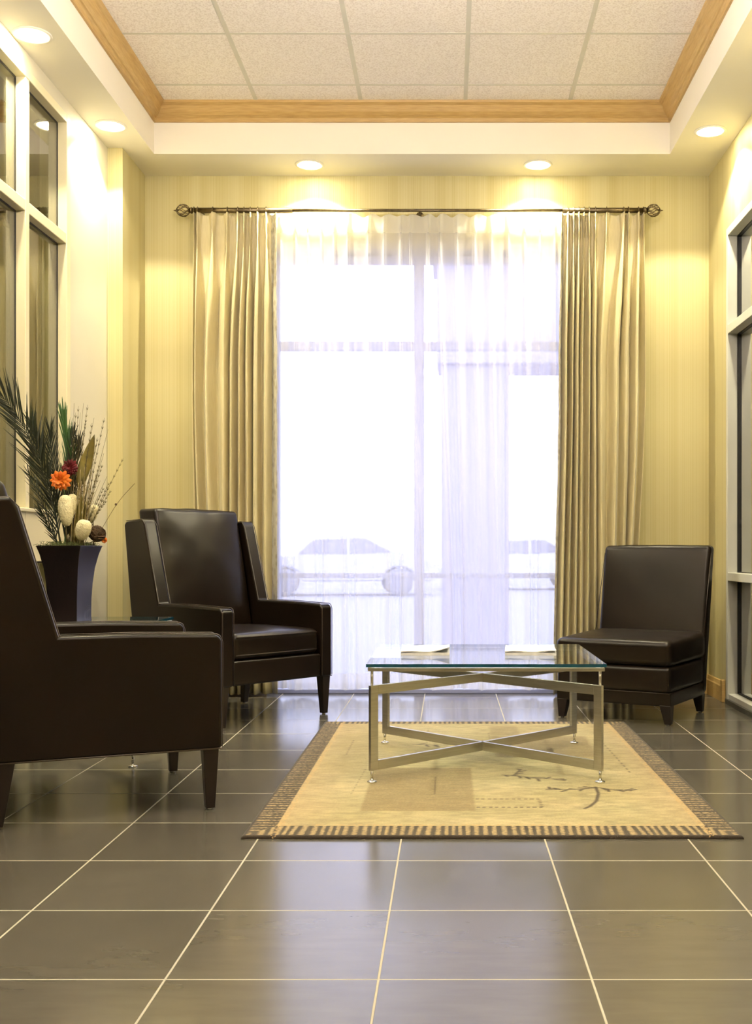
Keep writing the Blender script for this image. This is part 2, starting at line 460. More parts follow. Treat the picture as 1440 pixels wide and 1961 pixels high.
# baseboards (oak)
def baseb(name, pts_out):   # run of (x,y) on the wall face, with inward normals
    mb = MB()
    for (x0, y0), (x1, y1), (nx, ny) in pts_out:
        P = [(0, 0), (.016, 0), (.016, .092), (.012, .10), (.008, .122), (0, .125)]
        n_ = len(P); vs = [(x0+nx*d, y0+ny*d, z) for d, z in P] + [(x1+nx*d, y1+ny*d, z) for d, z in P]
        mb.add(vs, [tuple(range(n_)), tuple(range(n_, 2*n_))] + [(i, (i+1) % n_, n_+(i+1) % n_, n_+i) for i in range(n_)])
    return struct(mb.build(name, M['oak']))
baseb('baseboard_right', [((XR, YB), (XR, 6.70), (-1, 0))])
mb = MB(); mb.box((XR-.022, 6.665, 0), (XR, 6.705, .135)); struct(mb.build('trim_3', M['oak'], bevel=.003))
baseb('baseboard_back', [((XC, YB), (WX0, YB), (0, -1)), ((WX1, YB), (XR, YB), (0, -1))])
baseb('baseboard_left', [((XL, 5.95), (XL, 6.60), (1, 0)), ((XC, 6.60), (XC, YB), (1, 0)), ((XL, 6.60), (XC+.016, 6.60), (0, -1))])

# ---- left glazing
win = struct(empty('window_1', (XL, 5.0, 0)))
def P(o, root):      # child keeps world coordinates
    o.parent = root; o.matrix_parent_inverse = Matrix.Translation(root.location).inverted(); return o
def wbuild(mb, name, mat, root, **k):
    o = mb.build(name, mat, None, **k)
    # move geometry into the root frame
    R = Matrix.Translation(-Vector(root.location)) if root.rotation_euler.z == 0 else (Matrix.Translation(root.location) @ Matrix.Rotation(root.rotation_euler.z, 4, 'Z')).inverted()
    o.data.transform(R); o.parent = root; return o
GX = XL - .044
fr = MB()
dpt = XL - .075
fr.box((dpt, 5.88, 0), (XL+.006, 5.936, 3.235))          # far jamb + casing
fr.box((dpt, 5.31, 0), (XL+.004, 5.36, 3.19))
fr.box((dpt, 4.74, 0), (XL+.004, 4.79, 3.19)); fr.box((dpt, 4.10, 0), (XL+.004, 4.15, 3.19)); fr.box((dpt, 3.4, 0), (XL+.006, 3.45, 3.235))
fr.box((dpt, 3.4, 3.188), (XL+.006, 5.88, 3.235))
fr.box((dpt, 3.45, 2.545), (XL+.002, 5.88, 2.60))
fr.box((dpt, 3.45, .86), (XL+.002, 5.88, 1.10))
fr.box((dpt, 3.45, 0), (XL+.002, 5.88, .09))
wbuild(fr, 'window_frame', M['frame_paint'], win, bevel=.004, seg=2)
sl = MB(); sl.box((GX-.01, 3.45, 1.10), (XL+.02, 5.88, 1.118)); wbuild(sl, 'window_sill', M['frame_paint'], win, bevel=.004)
for (y0, y1) in ((5.36, 5.88), (4.79, 5.31), (4.15, 4.74), (3.45, 4.10)):
    for (z0, z1) in ((2.60, 3.188), (1.118, 2.545), (.09, .86)):
        gk = MB()
        e = .009
        for a, b_ in (((GX-.006, y0, z0), (GX+.002, y0+e, z1)), ((GX-.006, y1-e, z0), (GX+.002, y1, z1)),
                      ((GX-.006, y0+e, z0), (GX+.002, y1-e, z0+e)), ((GX-.006, y0+e, z1-e), (GX+.002, y1-e, z1))): gk.box(a, b_)
        wbuild(gk, 'gasket', M['black_rubber'], win)
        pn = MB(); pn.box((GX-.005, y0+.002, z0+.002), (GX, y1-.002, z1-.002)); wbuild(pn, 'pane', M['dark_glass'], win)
# dim neighbouring room behind the left glazing
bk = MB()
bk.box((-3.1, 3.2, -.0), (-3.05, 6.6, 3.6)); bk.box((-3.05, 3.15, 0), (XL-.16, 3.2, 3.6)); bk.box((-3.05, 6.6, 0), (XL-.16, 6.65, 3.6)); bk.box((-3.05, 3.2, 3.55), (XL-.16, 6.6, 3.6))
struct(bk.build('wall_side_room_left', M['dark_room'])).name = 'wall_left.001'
def fold_sheet(x0, x1, z0, z1, y, amp, nf, ns=160, nz=8, axis='x'):
    mb = MB(); vs = []; fs = []
    for j in range(nz+1):
        z = z1 + (z0-z1)*j/nz
        for i in range(ns+1):
            s = i/ns; ph = 2*PI*nf*s + .5*math.sin(7*s)
            d = amp*(math.sin(ph) + .35*math.sin(2.3*ph+1))
            u = x0+(x1-x0)*s + amp*.3*math.cos(ph*1.7)
            vs.append((u, y+d, z) if axis == 'x' else (y+d, u, z))
    W = ns+1
    for j in range(nz):
        for i in range(ns): fs.append((j*W+i, j*W+i+1, (j+1)*W+i+1, (j+1)*W+i))
    mb.add(vs, fs, 0, True); return mb
o = fold_sheet(3.5, 6.0, .02, 2.62, -2.33, .022, 16, ns=320, axis='y').build('side_drape', M['side_drape'])
tag(o, 'grey-green drape hanging in the next room behind the left glazing', 'curtain')
rl = MB(); rl.tube([(-2.33, 3.4, 2.635), (-2.33, 6.1, 2.635)], .014); rl.build('drape_rail', M['nickel'], o)

# ---- right glazing
win = struct(empty('window_3', (XR, 5.6, 0)))
GR = XR + .065
fr = MB()
fr.box((XR-.006, 6.593, 0), (XR+.053, 6.632, 2.837)); fr.box((XR-.006, 4.7, 0), (XR+.053, 4.74, 2.837))
fr.box((XR-.006, 4.74, 2.79), (XR+.053, 6.593, 2.837)); fr.box((XR-.006, 4.74, 2.205), (XR+.053, 6.593, 2.258))
fr.box((XR-.006, 4.74, .735), (XR+.053, 6.593, .784)); fr.box((XR-.002, 4.74, .03), (XR+.053, 6.593, .062))
fr.box((XR-.006, 5.63, .062), (XR+.053, 5.68, 2.79))
wbuild(fr, 'window_frame', M['grey_frame'], win, bevel=.003, seg=2)
th = MB(); th.box((XR-.012, 4.7, 0), (XR+.10, 6.632, .03)); wbuild(th, 'threshold', M['threshold'], win, bevel=.003)
for (y0, y1) in ((5.68, 6.593), (4.74, 5.63)):
    for (z0, z1) in ((2.258, 2.79), (.784, 2.205), (.062, .735)):
        gk = MB(); e = .004
        for a, b_ in (((XR+.053, y1-e, z0), (GR+.01, y1, z1)), ((XR+.053, y0, z0), (GR+.01, y0+e, z1)), ((XR+.053, y0+e, z0), (GR+.01, y1-e, z0+e)), ((XR+.053, y0+e, z1-e), (GR+.01, y1-e, z1))): gk.box(a, b_)
        wbuild(gk, 'gasket', M['black_rubber'], win)
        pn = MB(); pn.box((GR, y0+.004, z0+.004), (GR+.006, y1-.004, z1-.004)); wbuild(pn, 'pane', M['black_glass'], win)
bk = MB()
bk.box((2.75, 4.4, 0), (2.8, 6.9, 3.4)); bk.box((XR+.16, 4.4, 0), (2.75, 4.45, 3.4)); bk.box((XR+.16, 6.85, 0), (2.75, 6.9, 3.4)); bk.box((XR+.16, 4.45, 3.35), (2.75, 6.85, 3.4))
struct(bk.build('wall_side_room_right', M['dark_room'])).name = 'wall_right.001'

# ---- back window
win = struct(empty('window_2', (-.18, YB+.15, 0)))
y0, y1 = YB+.13, YB+.19
fr = MB()
fr.box((WX0, y0, 0), (WX0+.06, y1, WZ)); fr.box((WX1-.06, y0, 0), (WX1, y1, WZ))
fr.box((WX0+.06, y0, 2.79), (WX1-.06, y1, WZ)); fr.box((WX0+.06, y0, 0), (WX1-.06, y1, .055))
fr.box((-.222, y0-.01, .055), (-.157, y1, 2.79))
for xa, xb in ((WX0+.06, -.222), (-.157, WX1-.06)):
    fr.box((xa, y0, 2.223), (xb, y1, 2.28)); fr.box((xa, y0, .735), (xb, y1, .77))
wbuild(fr, 'window_frame', M['white_frame'], win, bevel=.004, seg=2)
sl = MB(); sl.box((WX0, YB-.004, 0), (WX1, y0, .028)); wbuild(sl, 'window_sill', M['white_frame'], win, bevel=.004)
for xa, xb in ((WX0+.06, -.222), (-.157, WX1-.06)):
    for za, zb in ((2.28, 2.79), (.77, 2.223), (.055, .735)):
        pn = MB(); pn.box((xa+.001, y0+.025, za+.001), (xb-.001, y0+.031, zb-.001)); wbuild(pn, 'pane', M['window_glass'], win)
# sampling portal for the daylight
pl = bpy.data.lights.new('window_portal', 'AREA'); pl.shape = 'RECTANGLE'; pl.size = WX1-WX0; pl.size_y = WZ
pl.cycles.is_portal = True
po = bpy.data.objects.new('window_portal', pl); COL.objects.link(po)
po.location = ((WX0+WX1)/2, YB+.24, WZ/2); po.rotation_euler = (-PI/2, 0, 0)

# ------------------------------------------------------------------ outside
gr = MB(); gr.box((-40, YB+.30, -.4), (40, 90, -.15)); struct(gr.build('floor_outside', M['asphalt'])).name = 'floor.001'
cn = empty('entrance_canopy', (.25, 10.3, -.15)); tag(cn, 'pale entrance canopy on a square column outside the right half of the window', 'canopy')
mb = MB(); mb.box((-.06, 10.0, -.15), (.55, 10.6, 2.6)); wbuild(mb, 'column', M['stucco'], cn, bevel=.01)
mb = MB(); mb.box((-.1, 9.95, 2.6), (6, 10.65, 3.55)); wbuild(mb, 'beam', M['stucco'], cn, bevel=.01)
mb = MB(); mb.box((-.14, 9.85, 3.55), (6.1, 10.75, 3.65)); wbuild(mb, 'cornice', M['stucco'], cn, bevel=.01)

def car(loc, rz, body, label):
    root = empty('parked_car', loc, rz); tag(root, label, 'car', 'cars parked outside the window')
    prof = [(-2.15,.35),(-2.2,.62),(-2.05,.86),(-1.55,.95),(-1.15,1.0),(-.75,1.36),(-.2,1.46),(.55,1.44),(1.25,1.08),(1.75,1.02),(2.12,.92),(2.2,.6),(2.15,.35),
            (1.75,.35),(1.7,.55),(1.5,.68),(1.2,.68),(1.0,.55),(.95,.35),(-.95,.35),(-1.0,.55),(-1.2,.68),(-1.5,.68),(-1.7,.55),(-1.75,.35)]
    b_ = MB(); b_.prism(prof, 1, -.86, .86); b_.build('car_body', body, root, bevel=.06, seg=3)
    for s in (-1, 1):
        g_ = MB(); g_.add([(-1.02, s*.868, 1.0), (.1, s*.868, 1.0), (.1, s*.868, 1.36), (-.68, s*.868, 1.33), (-1.02, s*.872, 1.0), (.1, s*.872, 1.0), (.1, s*.872, 1.36), (-.68, s*.872, 1.33)],
               [(0,1,2,3),(7,6,5,4),(0,1,5,4),(1,2,6,5),(2,3,7,6),(3,0,4,7)])
        g_.build('car_window', M['car_glass'], root); g_ = MB()
        g_.add([(.18, s*.868, 1.0), (1.15, s*.868, 1.04), (.55, s*.868, 1.36), (.18, s*.868, 1.37), (.18, s*.872, 1.0), (1.15, s*.872, 1.04), (.55, s*.872, 1.36), (.18, s*.872, 1.37)],
               [(0,1,2,3),(7,6,5,4),(0,1,5,4),(1,2,6,5),(2,3,7,6),(3,0,4,7)])
        g_.build('car_window', M['car_glass'], root)
    R = Matrix.Rotation(PI/2, 4, 'X')
    for x in (-1.35, 1.35):
        for s in (-1, 1):
            w_ = MB(); w_.lathe([(.1,-.1),(.2,-.1),(.3,-.09),(.33,-.06),(.33,.06),(.3,.09),(.2,.1),(.1,.1)], (x, s*.78, .33), 20, 0, R.to_3x3()); w_.build('wheel', M['tyre'], root)
car((-2.6, 27.0, -.15), .12, M['car_silver'], 'silver car parked outside, faint behind the left half of the sheer curtain')
car((2.0, 31.0, -.15), .1, M['car_white'], 'white car parked farther outside, faint behind the middle of the sheer curtain')

# ------------------------------------------------------------------ recessed lights
def can(x, y, label, watt=CAN_W):
    root = empty('recessed_downlight', (x, y, ZS)); tag(root, label, 'ceiling light', 'recessed downlights in the soffit')
    t_ = MB(); t_.lathe([(.068,-.0005),(.088,-.0005),(.090,-.004),(.086,-.008),(.070,-.006),(.066,-.0005)], (0,0,0), 32); t_.build('trim_ring', M['ceiling_paint'], root)
    e_ = MB(); e_.lathe([(.001,-.016),(.025,-.0148),(.047,-.011),(.060,-.0055),(.066,-.0008),(.001,-.0008)], (0,0,0), 32); e_.build('lens', M['lamp_lens'], root)
    L = bpy.data.lights.new('lamp', 'SPOT'); L.energy = watt; L.color = WARM; L.spot_size = math.radians(122); L.spot_blend = .22; L.shadow_soft_size = .03
    lo = bpy.data.objects.new('lamp', L); COL.objects.link(lo); lo.parent = root; lo.location = (0, 0, -.024)
    return root
can(-.86, 6.88, 'left one of two round downlights above the curtain rod')
can(.558, 6.88, 'right one of two round downlights above the curtain rod')
can(1.50, 6.33, 'round downlight in the right soffit beside the wall')
can(-1.905, 6.25, 'round downlight in the left soffit close to the corner column')
can(-1.934, 5.15, 'round downlight in the upper left corner above the interior glazing')
for x, y, lb in ((1.50, 5.0, 'unseen second downlight along the right soffit, over the side glazing'), (1.5, 3.4, 'unseen third downlight added along the right soffit'), (1.5, 1.8, 'unseen right soffit downlight added nearest the entrance'),
              (-1.905, 3.9, 'unseen left soffit downlight added over the front armchair'), (-1.905, 2.4, 'unseen left soffit downlight added nearest the entrance')):
    can(x, y, lb)  # out of view, added along the soffits to light the near floor and ceiling
# unseen bowl lamps added in the recess to brighten the tile ceiling
def fill_pendant(x, y, label, watt=FILL_PENDANT_W):
    root = empty('fill_pendant_light', (x, y, ZC)); tag(root, label, 'fill light', 'added fill lights in the ceiling recess')
    a_ = MB(); a_.lathe([(.001,-.03),(.03,-.03),(.06,-.012),(.065,0),(.001,0)], (0,0,0), 24); a_.build('canopy', M['antique_nickel'], root)
    a_ = MB(); a_.tube([(0,0,-.03),(0,0,-.62)], .006, 8)
    for k in range(3):
        t = 2*PI*k/3; a_.tube([(0,0,-.55),(.2*math.cos(t),.2*math.sin(t),-.68)], .003, 6)
    a_.build('rod', M['antique_nickel'], root)
    a_ = MB(); a_.lathe([(.001,-.80),(.08,-.79),(.15,-.75),(.20,-.69),(.205,-.68),(.195,-.68),(.145,-.74),(.08,-.775),(.001,-.785)], (0,0,0), 32); a_.build('bowl', M['bowl_glass'], root)
    L = bpy.data.lights.new('lamp', 'POINT'); L.energy = watt; L.color = (1, .90, .81); L.shadow_soft_size = .10
    lo = bpy.data.objects.new('lamp', L); COL.objects.link(lo); lo.parent = root; lo.location = (0, 0, -.66)
fill_pendant(-.21, 1.6, 'added glass bowl fill light nearest the entrance, out of view'); fill_pendant(-.21, 3.5, 'added glass bowl fill light before the seating area, out of view')

# ------------------------------------------------------------------ curtain rod
YR, ZR = 6.97, at(0, 403, 6.97).z
xl, xr = at(352, 0, YR).x, at(1250, 0, YR).x
rod = empty('curtain_rod', (0, YR, ZR)); tag(rod, 'long antique metal curtain rod with openwork ball finials above the window', 'curtain rod')
mb = MB(); mb.tube([(xl+.03, YR, ZR), (-.98, YR, ZR)], .017, 16); mb.tube([(.72, YR, ZR), (xr-.03, YR, ZR)], .017, 16); mb.tube([(-.98, YR, ZR), (.72, YR, ZR)], .010, 12)
wbuild(mb, 'pole', M['antique_nickel'], rod)
for xx, s in ((xl, -1), (xr, 1)):
    mb = MB(); c0 = Vector((xx + s*.004, YR, ZR)); R = .038
    for k in range(12):
        a = k*PI/3
        pts = []
        for i in range(13):
            t = PI*i/12; tw = a + 2.0*(t/PI)*(1 if k < 6 else -1)
            pts.append(c0 + Vector((-s*R*1.1*math.cos(t), R*math.sin(t)*math.cos(tw), R*math.sin(t)*math.sin(tw))))
        mb.tube(pts, .0026, 6)
    mb.tube([c0+Vector((s*.040,0,0)), c0+Vector((s*.050,0,0)), c0+Vector((s*.062,0,0))], [.008, .005, .001], 8)
    mb.tube([c0+Vector((-s*.040,0,0)), c0+Vector((-s*.052,0,0)), c0+Vector((-s*.058,0,0))], [.012, .022, .018], 12)
    wbuild(mb, 'finial', M['antique_nickel'], rod)
for xx in (at(378, 0, YR).x, -.18, at(1232, 0, YR).x):
    mb = MB(); mb.tube([(xx, YR, ZR), (xx, YB-.004, ZR)], .007, 8)
    mb.lathe([(.001,0),(.024,0),(.024,.006),(.001,.006)], (xx, YB-.0055, ZR), 16, 0, Matrix.Rotation(PI/2, 3, 'X')); wbuild(mb, 'bracket', M['antique_nickel'], rod)

# ------------------------------------------------------------------ drapes
def drape(name, label, tops, mids, bots, edge_side, yc):
    """tops/mids/bots = ridge x positions at three heights (px at depth yc)"""
    root = empty(name, (at(tops[len(tops)//2], 0, yc).x, yc, .012)); tag(root, label, 'curtain', 'full-length drapes beside the window')
    zt, zb = ZR-.022, .014
    K = len(tops); ns = (K-1)*24; nz = 60
    T = [at(p, 0, yc).x for p in tops]; Mi = [at(p, 0, yc).x for p in mids]; B = [at(p, 0, yc).x for p in bots]
    rnd = random.Random(len(label)); am = [rnd.uniform(.75, 1.25) for _ in range(K)]
    def build_range(s0, s1, step, yo=0):
        vs = []; fs = []; S = [s0 + (s1-s0)*i/step for i in range(step+1)]
        for j in range(nz+1):
            v = (j/nz)**1.35; z = zt + (zb-zt)*v; h = zt - z
            for s in S:
                k = min(int(s), K-2); fr_ = s-k
                def L(A): return A[k]*(1-fr_) + A[k+1]*fr_
                w1 = min(1, h/1.0); w2 = max(0, min(1, (h-1.0)/2.0)); sm = lambda t: t*t*(3-2*t)
                x = L(T)*(1-sm(w1)) + L(Mi)*sm(w1); x = x*(1-sm(w2)) + L(B)*sm(w2)
                a_ = (am[k]*(1-fr_) + am[k+1]*fr_)
                rg = .5+.5*math.cos(2*PI*fr_)          # 1 on ridges
                q = h/.11
                if q < 1: e = 2.2 + 10*sm(q); A = .034 + .004*q
                else:
                    q2 = min(1, (h-.11)/.45); e = 12.2*(1-sm(q2))**1.5 + .85*sm(q2); A = .038 + .040*sm(q2)
                d = A*a_*(rg**e) - A*.35
                kk = k if fr_ < .5 else k+1; p_ = (fr_ if fr_ < .5 else 1-fr_)*abs(L(T) - T[kk])/max(fr_ if fr_ < .5 else 1-fr_, 1e-6)
                pin = math.exp(-((h-.095)/.035)**2)
                d += .012*pin*math.exp(-(p_/.011)**2)*math.cos(2*PI*p_/.011) + .010*max(0, 1-h/.09)*math.exp(-(p_/.020)**2)*math.cos(2*PI*p_/.017)
                x += .004*math.sin(2*PI*fr_)*min(1, h/.5)*math.sin(k*2.1+z*1.3)
                zz = z + (.006*math.sin(2*PI*fr_ + 1) if j == 0 else 0)
                vs.append((x, yc - d - yo + .004*math.sin(3*z+k), zz))
        W = len(S)
        for j in range(nz):
            for i in range(W-1): fs.append((j*W+i, j*W+i+1, (j+1)*W+i+1, (j+1)*W+i))
        return vs, fs
    mb = MB()
    if edge_side > 0: a, b_, c_, d_ = 0, K-1.55, K-1.55, K-1
    else: a, b_, c_, d_ = .55, K-1, 0, .55
    vs, fs = build_range(a, b_, ns); mb.add(vs, fs, 0, True)
    o = wbuild(mb, 'drape_panel', M['drape_satin'], root, recalc=False); sd = o.modifiers.new('th', 'SOLIDIFY'); sd.thickness = .0025; sd.offset = 0
    mb = MB(); vs, fs = build_range(c_, d_, 14); 
    W = 15
    vs = [(x + .0022*math.sin(z*95+3*(i % W)), y - .004*math.sin(z*80 + (i % W)*.8), z) for i, (x, y, z) in enumerate(vs)]
    mb.add(vs, fs, 0, True)
    o = wbuild(mb, 'border_trim', M['lace_border'], root, recalc=False); o['label'] = 'pale patterned border along the inner edge'
    sd = o.modifiers.new('th', 'SOLIDIFY'); sd.thickness = .002; sd.offset = 0
    for x in T[:-1] if edge_side > 0 else T[1:]:
        mb = MB(); mb.tube([(x + .0*t, YR + .023*math.cos(t), ZR + .023*math.sin(t) - .001) for t in [2*PI*i/20 for i in range(20)]], .0022, 6, closed=True)
        mb.tube([(x, YR, ZR-.024), (x, YR-.004, ZR-.036)], .0015, 5); wbuild(mb, 'curtain_ring', M['antique_nickel'], root)
    return root
drape('drape', 'full-length pale gold drape gathered on the left side of the window',
      [372, 379, 408, 436, 456, 468, 480, 494, 510, 530], [370, 377, 398, 430, 446, 460, 476, 491, 509, 532], [380, 392, 412, 431, 446, 460, 475, 491, 510, 533], 1, 6.975)
drape('drape', 'full-length pale gold drape gathered on the right side of the window',
      [1074, 1087, 1098, 1108, 1118, 1128, 1140, 1161, 1194, 1203, 1222, 1232], [1068, 1083, 1094, 1104, 1114, 1126, 1137, 1149, 1178, 1197, 1217, 1234], [1058, 1072, 1085, 1098, 1111, 1124, 1137, 1151, 1170, 1187, 1199, 1212], -1, 6.975)

# sheer
ysh = 7.035
sh = empty('sheer_curtain', (-.15, ysh, .03)); tag(sh, 'white translucent sheer curtain across the whole window', 'curtain')
pk = [515, 538, 567, 590, 616, 640, 666, 706, 736, 768, 785, 820, 842, 874, 908, 940, 973, 1004, 1034, 1062, 1092]
pkx = [at(p, 0, ysh).x for p in pk]; pkb = [at(512 + (1096-512)*(i/(len(pk)-1)) + 6*math.sin(i*2.7), 0, ysh).x for i in range(len(pk))]
def sheer_part(h0, h1, nz, off=0):
    vs = []; fs = []; K = len(pk); ns = (K-1)*16; zt, zb = ZR-.012, .036
    for j in range(nz+1):
        v = j/nz; h = h0 + (h1-h0)*v
        for i in range(ns+1):
            s = i/16; k = min(int(s), K-2); fr_ = s-k
            w = min(1, h/2.9); sm = w*w*(3-2*w)
            x = (pkx[k]*(1-fr_)+pkx[k+1]*fr_)*(1-sm) + (pkb[k]*(1-fr_)+pkb[k+1]*fr_)*sm
            rg = .5+.5*math.cos(2*PI*fr_)
            q = min(1, h/.10); q2 = max(0, min(1, (h-.1)/.9))
            e = 4 + 14*q - 13*q2; A = .014 + .010*q + .004*q2
            d = A*rg**e + .008*q2*math.sin(11*s+h*1.2)
            z = zt - h
            if h < .03: z += .009*math.sin(s*2*PI)*(1-h/.03) + .004*math.sin(s*5.3)*(1-h/.03)
            if h > zt-zb-.02: z += .006*math.sin(s*2.1)
            vs.append((x, ysh - d - off, z))
    W = ns+1
    for j in range(nz):
        for i in range(ns): fs.append((j*W+i, j*W+i+1, (j+1)*W+i+1, (j+1)*W+i))
    mb = MB(); mb.add(vs, fs, 0, True); return mb
HT = ZR-.012-.036
wbuild(sheer_part(.112, HT-.10, 40), 'sheer_panel', M['sheer_voile'], sh, recalc=False)
wbuild(sheer_part(0, .112, 12), 'header_tape', M['sheer_header'], sh, recalc=False)
wbuild(sheer_part(HT-.10, HT, 3), 'hem', M['sheer_header'], sh, recalc=False)

# ------------------------------------------------------------------ armchairs
def armchair(label):
    root = empty('armchair'); tag(root, label, 'armchair', 'brown leather armchairs')
    Wd, t = .383, .078
    side = [(0, .215), (.0, .60), (-.018, .617), (-.30, .625), (-.545, .625), (-.672, 1.055), (-.688, 1.082), (-.70, 1.088), (-.855, 1.078), (-.873, 1.06), (-.815, .62), (-.745, .215)]
    for s in (-1, 1):
        mb = MB(); a, b_ = (s*Wd, s*(Wd-t)); mb.prism(side, 0, min(a, b_), max(a, b_))
        mb.build('arm_and_wing', M['leather'], root, bevel=.020, seg=5)
        pp = MB()
        for xx in (s*(Wd-.002), s*(Wd-t+.002)):
            outl = [(y, z) for y, z in side]
            pp.tube([(xx, .0005, .222), (xx, .0015, .59), (xx, -.008, .613), (xx, -.02, .6195), (xx, -.30, .6275), (xx, -.543, .6275), (xx, -.67, 1.057), (xx, -.70, 1.088), (xx, -.85, 1.080)], .0022, 6)
        pp.tube([(s*(Wd-.001), -.002, .2165), (s*(Wd-.001), -.745, .2165)], .003, 6)
        pp.build('piping', M['leather_piping'], root)
    iw = Wd - t
    mb = MB(); soft_hex(mb, [(-iw,-.79,.23),(iw,-.79,.23),(iw,-.70,.23),(-iw,-.70,.23),(-iw,-.885,1.08),(iw,-.885,1.08),(iw,-.80,1.08),(-iw,-.80,1.08)], (2*iw,.09,.85), .02); mb.build('back_frame', M['leather'], root)
    mb = MB(); cw = iw-.006
    soft_hex(mb, [(-cw,-.735,.47),(cw,-.735,.47),(cw,-.575,.47),(-cw,-.575,.47),(-cw-.004,-.862,1.15),(cw+.004,-.862,1.15),(cw-.01,-.715,1.15),(-cw+.01,-.715,1.15)], (2*cw,.16,.68), .024, (.0,.040,.006), 12, wrinkle=.006)
    mb.build('back_cushion', M['leather'], root)
    mb = MB(); soft_hex(mb, hexc(-cw, cw, -.63, -.012, .345, .485), (2*cw,.62,.14), .035, (0,.008,.016), 12, wrinkle=.004, seed=5); mb.build('seat_cushion', M['leather'], root)
    pp = MB()
    for z in (.372, .466): pp.tube([(-cw+.02, -.0115, z), (0, -.004, z), (cw-.02, -.0115, z)], .0028, 6)
    pp.build('piping', M['leather_piping'], root)
    mb = MB(); soft_hex(mb, hexc(-iw, iw, -.70, -.006, .216, .345), (2*iw,.69,.129), .012, (0,.004,0)); mb.build('seat_rail', M['leather'], root)
    for sx in (-1, 1):
        for fy, sp_, top in ((-.038, 0, .028), (-.705, -.028, .026)):
            x = sx*.352
            lg = MB(); a = top; b_ = .016; dx = sx*.004
            lg.hexa([(x-b_+dx, fy+sp_-b_, .006), (x+b_+dx, fy+sp_-b_, .006), (x+b_+dx, fy+sp_+b_, .006), (x-b_+dx, fy+sp_+b_, .006),
                     (x-a, fy-a, .224), (x+a, fy-a, .224), (x+a, fy+a, .224), (x-a, fy+a, .224)])
            lo = lg.build('leg', M['dark_wood'], root, bevel=.002, seg=2)
            gl = MB(); gl.lathe([(.001,0),(.010,0),(.010,.006),(.001,.006)], (x+dx, fy+sp_, 0), 12); gl.build('glide', M['chrome'], lo)
    return root
def place(root, mx_, my_, dx, dy, off):
    d = Vector((dx, dy)).normalized()
    root.location = (mx_ + d.x*off, my_ + d.y*off, 0); root.rotation_euler = (0, 0, math.atan2(-d.x, d.y))
c1 = armchair('dark brown leather armchair in the left foreground seen from its side')
c2 = copy_tree(c1); c2['label'] = 'dark brown leather wing armchair facing the room beside the left drape'
place(c1, -.988, 4.2375, .912, .41, .038)
place(c2, -.9275, 5.93, .76, -.65, .038)

# ------------------------------------------------------------------ slipper chair
sc_ = empty('slipper_chair'); tag(sc_, 'armless dark brown leather chair beside the right drape', 'chair')
w2 = .325
mb = MB(); soft_hex(mb, [(-w2,-.62,.305),(w2,-.62,.305),(w2,.0,.305),(-w2,.0,.305),(-w2,-.62,.455),(w2,-.62,.455),(w2,.015,.44),(-w2,.015,.44)], (2*w2,.62,.145), .034, (.006,.006,.012), 12, wrinkle=.004)
mb.build('seat_cushion', M['leather'], sc_)
mb = MB(); soft_hex(mb, hexc(-w2+.004, w2-.004, -.60, -.002, .165, .305), (2*w2,.6,.14), .022, (.006,.006,0), wrinkle=.002); mb.build('seat_base', M['leather'], sc_)
mb = MB(); soft_hex(mb, hexc(-w2+.002, w2-.002, -.605, -.006, .10, .170), (2*w2,.6,.07), .005); mb.build('seat_rail', M['leather'], sc_)
mb = MB()
soft_hex(mb, [(-w2,-.635,.105),(w2,-.635,.105),(w2,-.545,.105),(-w2,-.545,.105),(-w2,-.80,.945),(w2,-.80,.945),(w2,-.705,.945),(-w2,-.705,.945)], (2*w2,.095,.84), .026, (0,.012,.004), 12, wrinkle=.003)
mb.build('backrest', M['leather'], sc_)
pp = MB()
for s in (-1, 1): pp.tube([(s*(w2+.001), -.57, .44), (s*(w2+.001), -.72, .90)], .0022, 6)
pp.tube([(-w2+.01, -.004, .168), (w2-.004, -.004, .168), (w2-.0, -.02, .168), (w2, -.58, .168)], .0022, 6)
pp.build('piping', M['leather_piping'], sc_)
for sx in (-1, 1):
    for fy in (-.035, -.585):
        x = sx*.292; lg = MB(); a, b_ = .030, .017; o2 = sx*.010
        lg.hexa([(x-b_+o2, fy-b_, .005), (x+b_+o2, fy-b_, .005), (x+b_+o2, fy+b_, .005), (x-b_+o2, fy+b_, .005), (x-a, fy-a, .105), (x+a, fy-a, .105), (x+a, fy+a, .105), (x-a, fy+a, .105)])
        lo = lg.build('leg', M['dark_wood'], sc_, bevel=.002, seg=2)
        gl = MB(); gl.lathe([(.001,0),(.010,0),(.010,.006),(.001,.006)], (x+o2, fy, 0), 12); gl.build('glide', M['chrome'], lo)
place(sc_, .891, 5.94, -.498, -.867, .035)

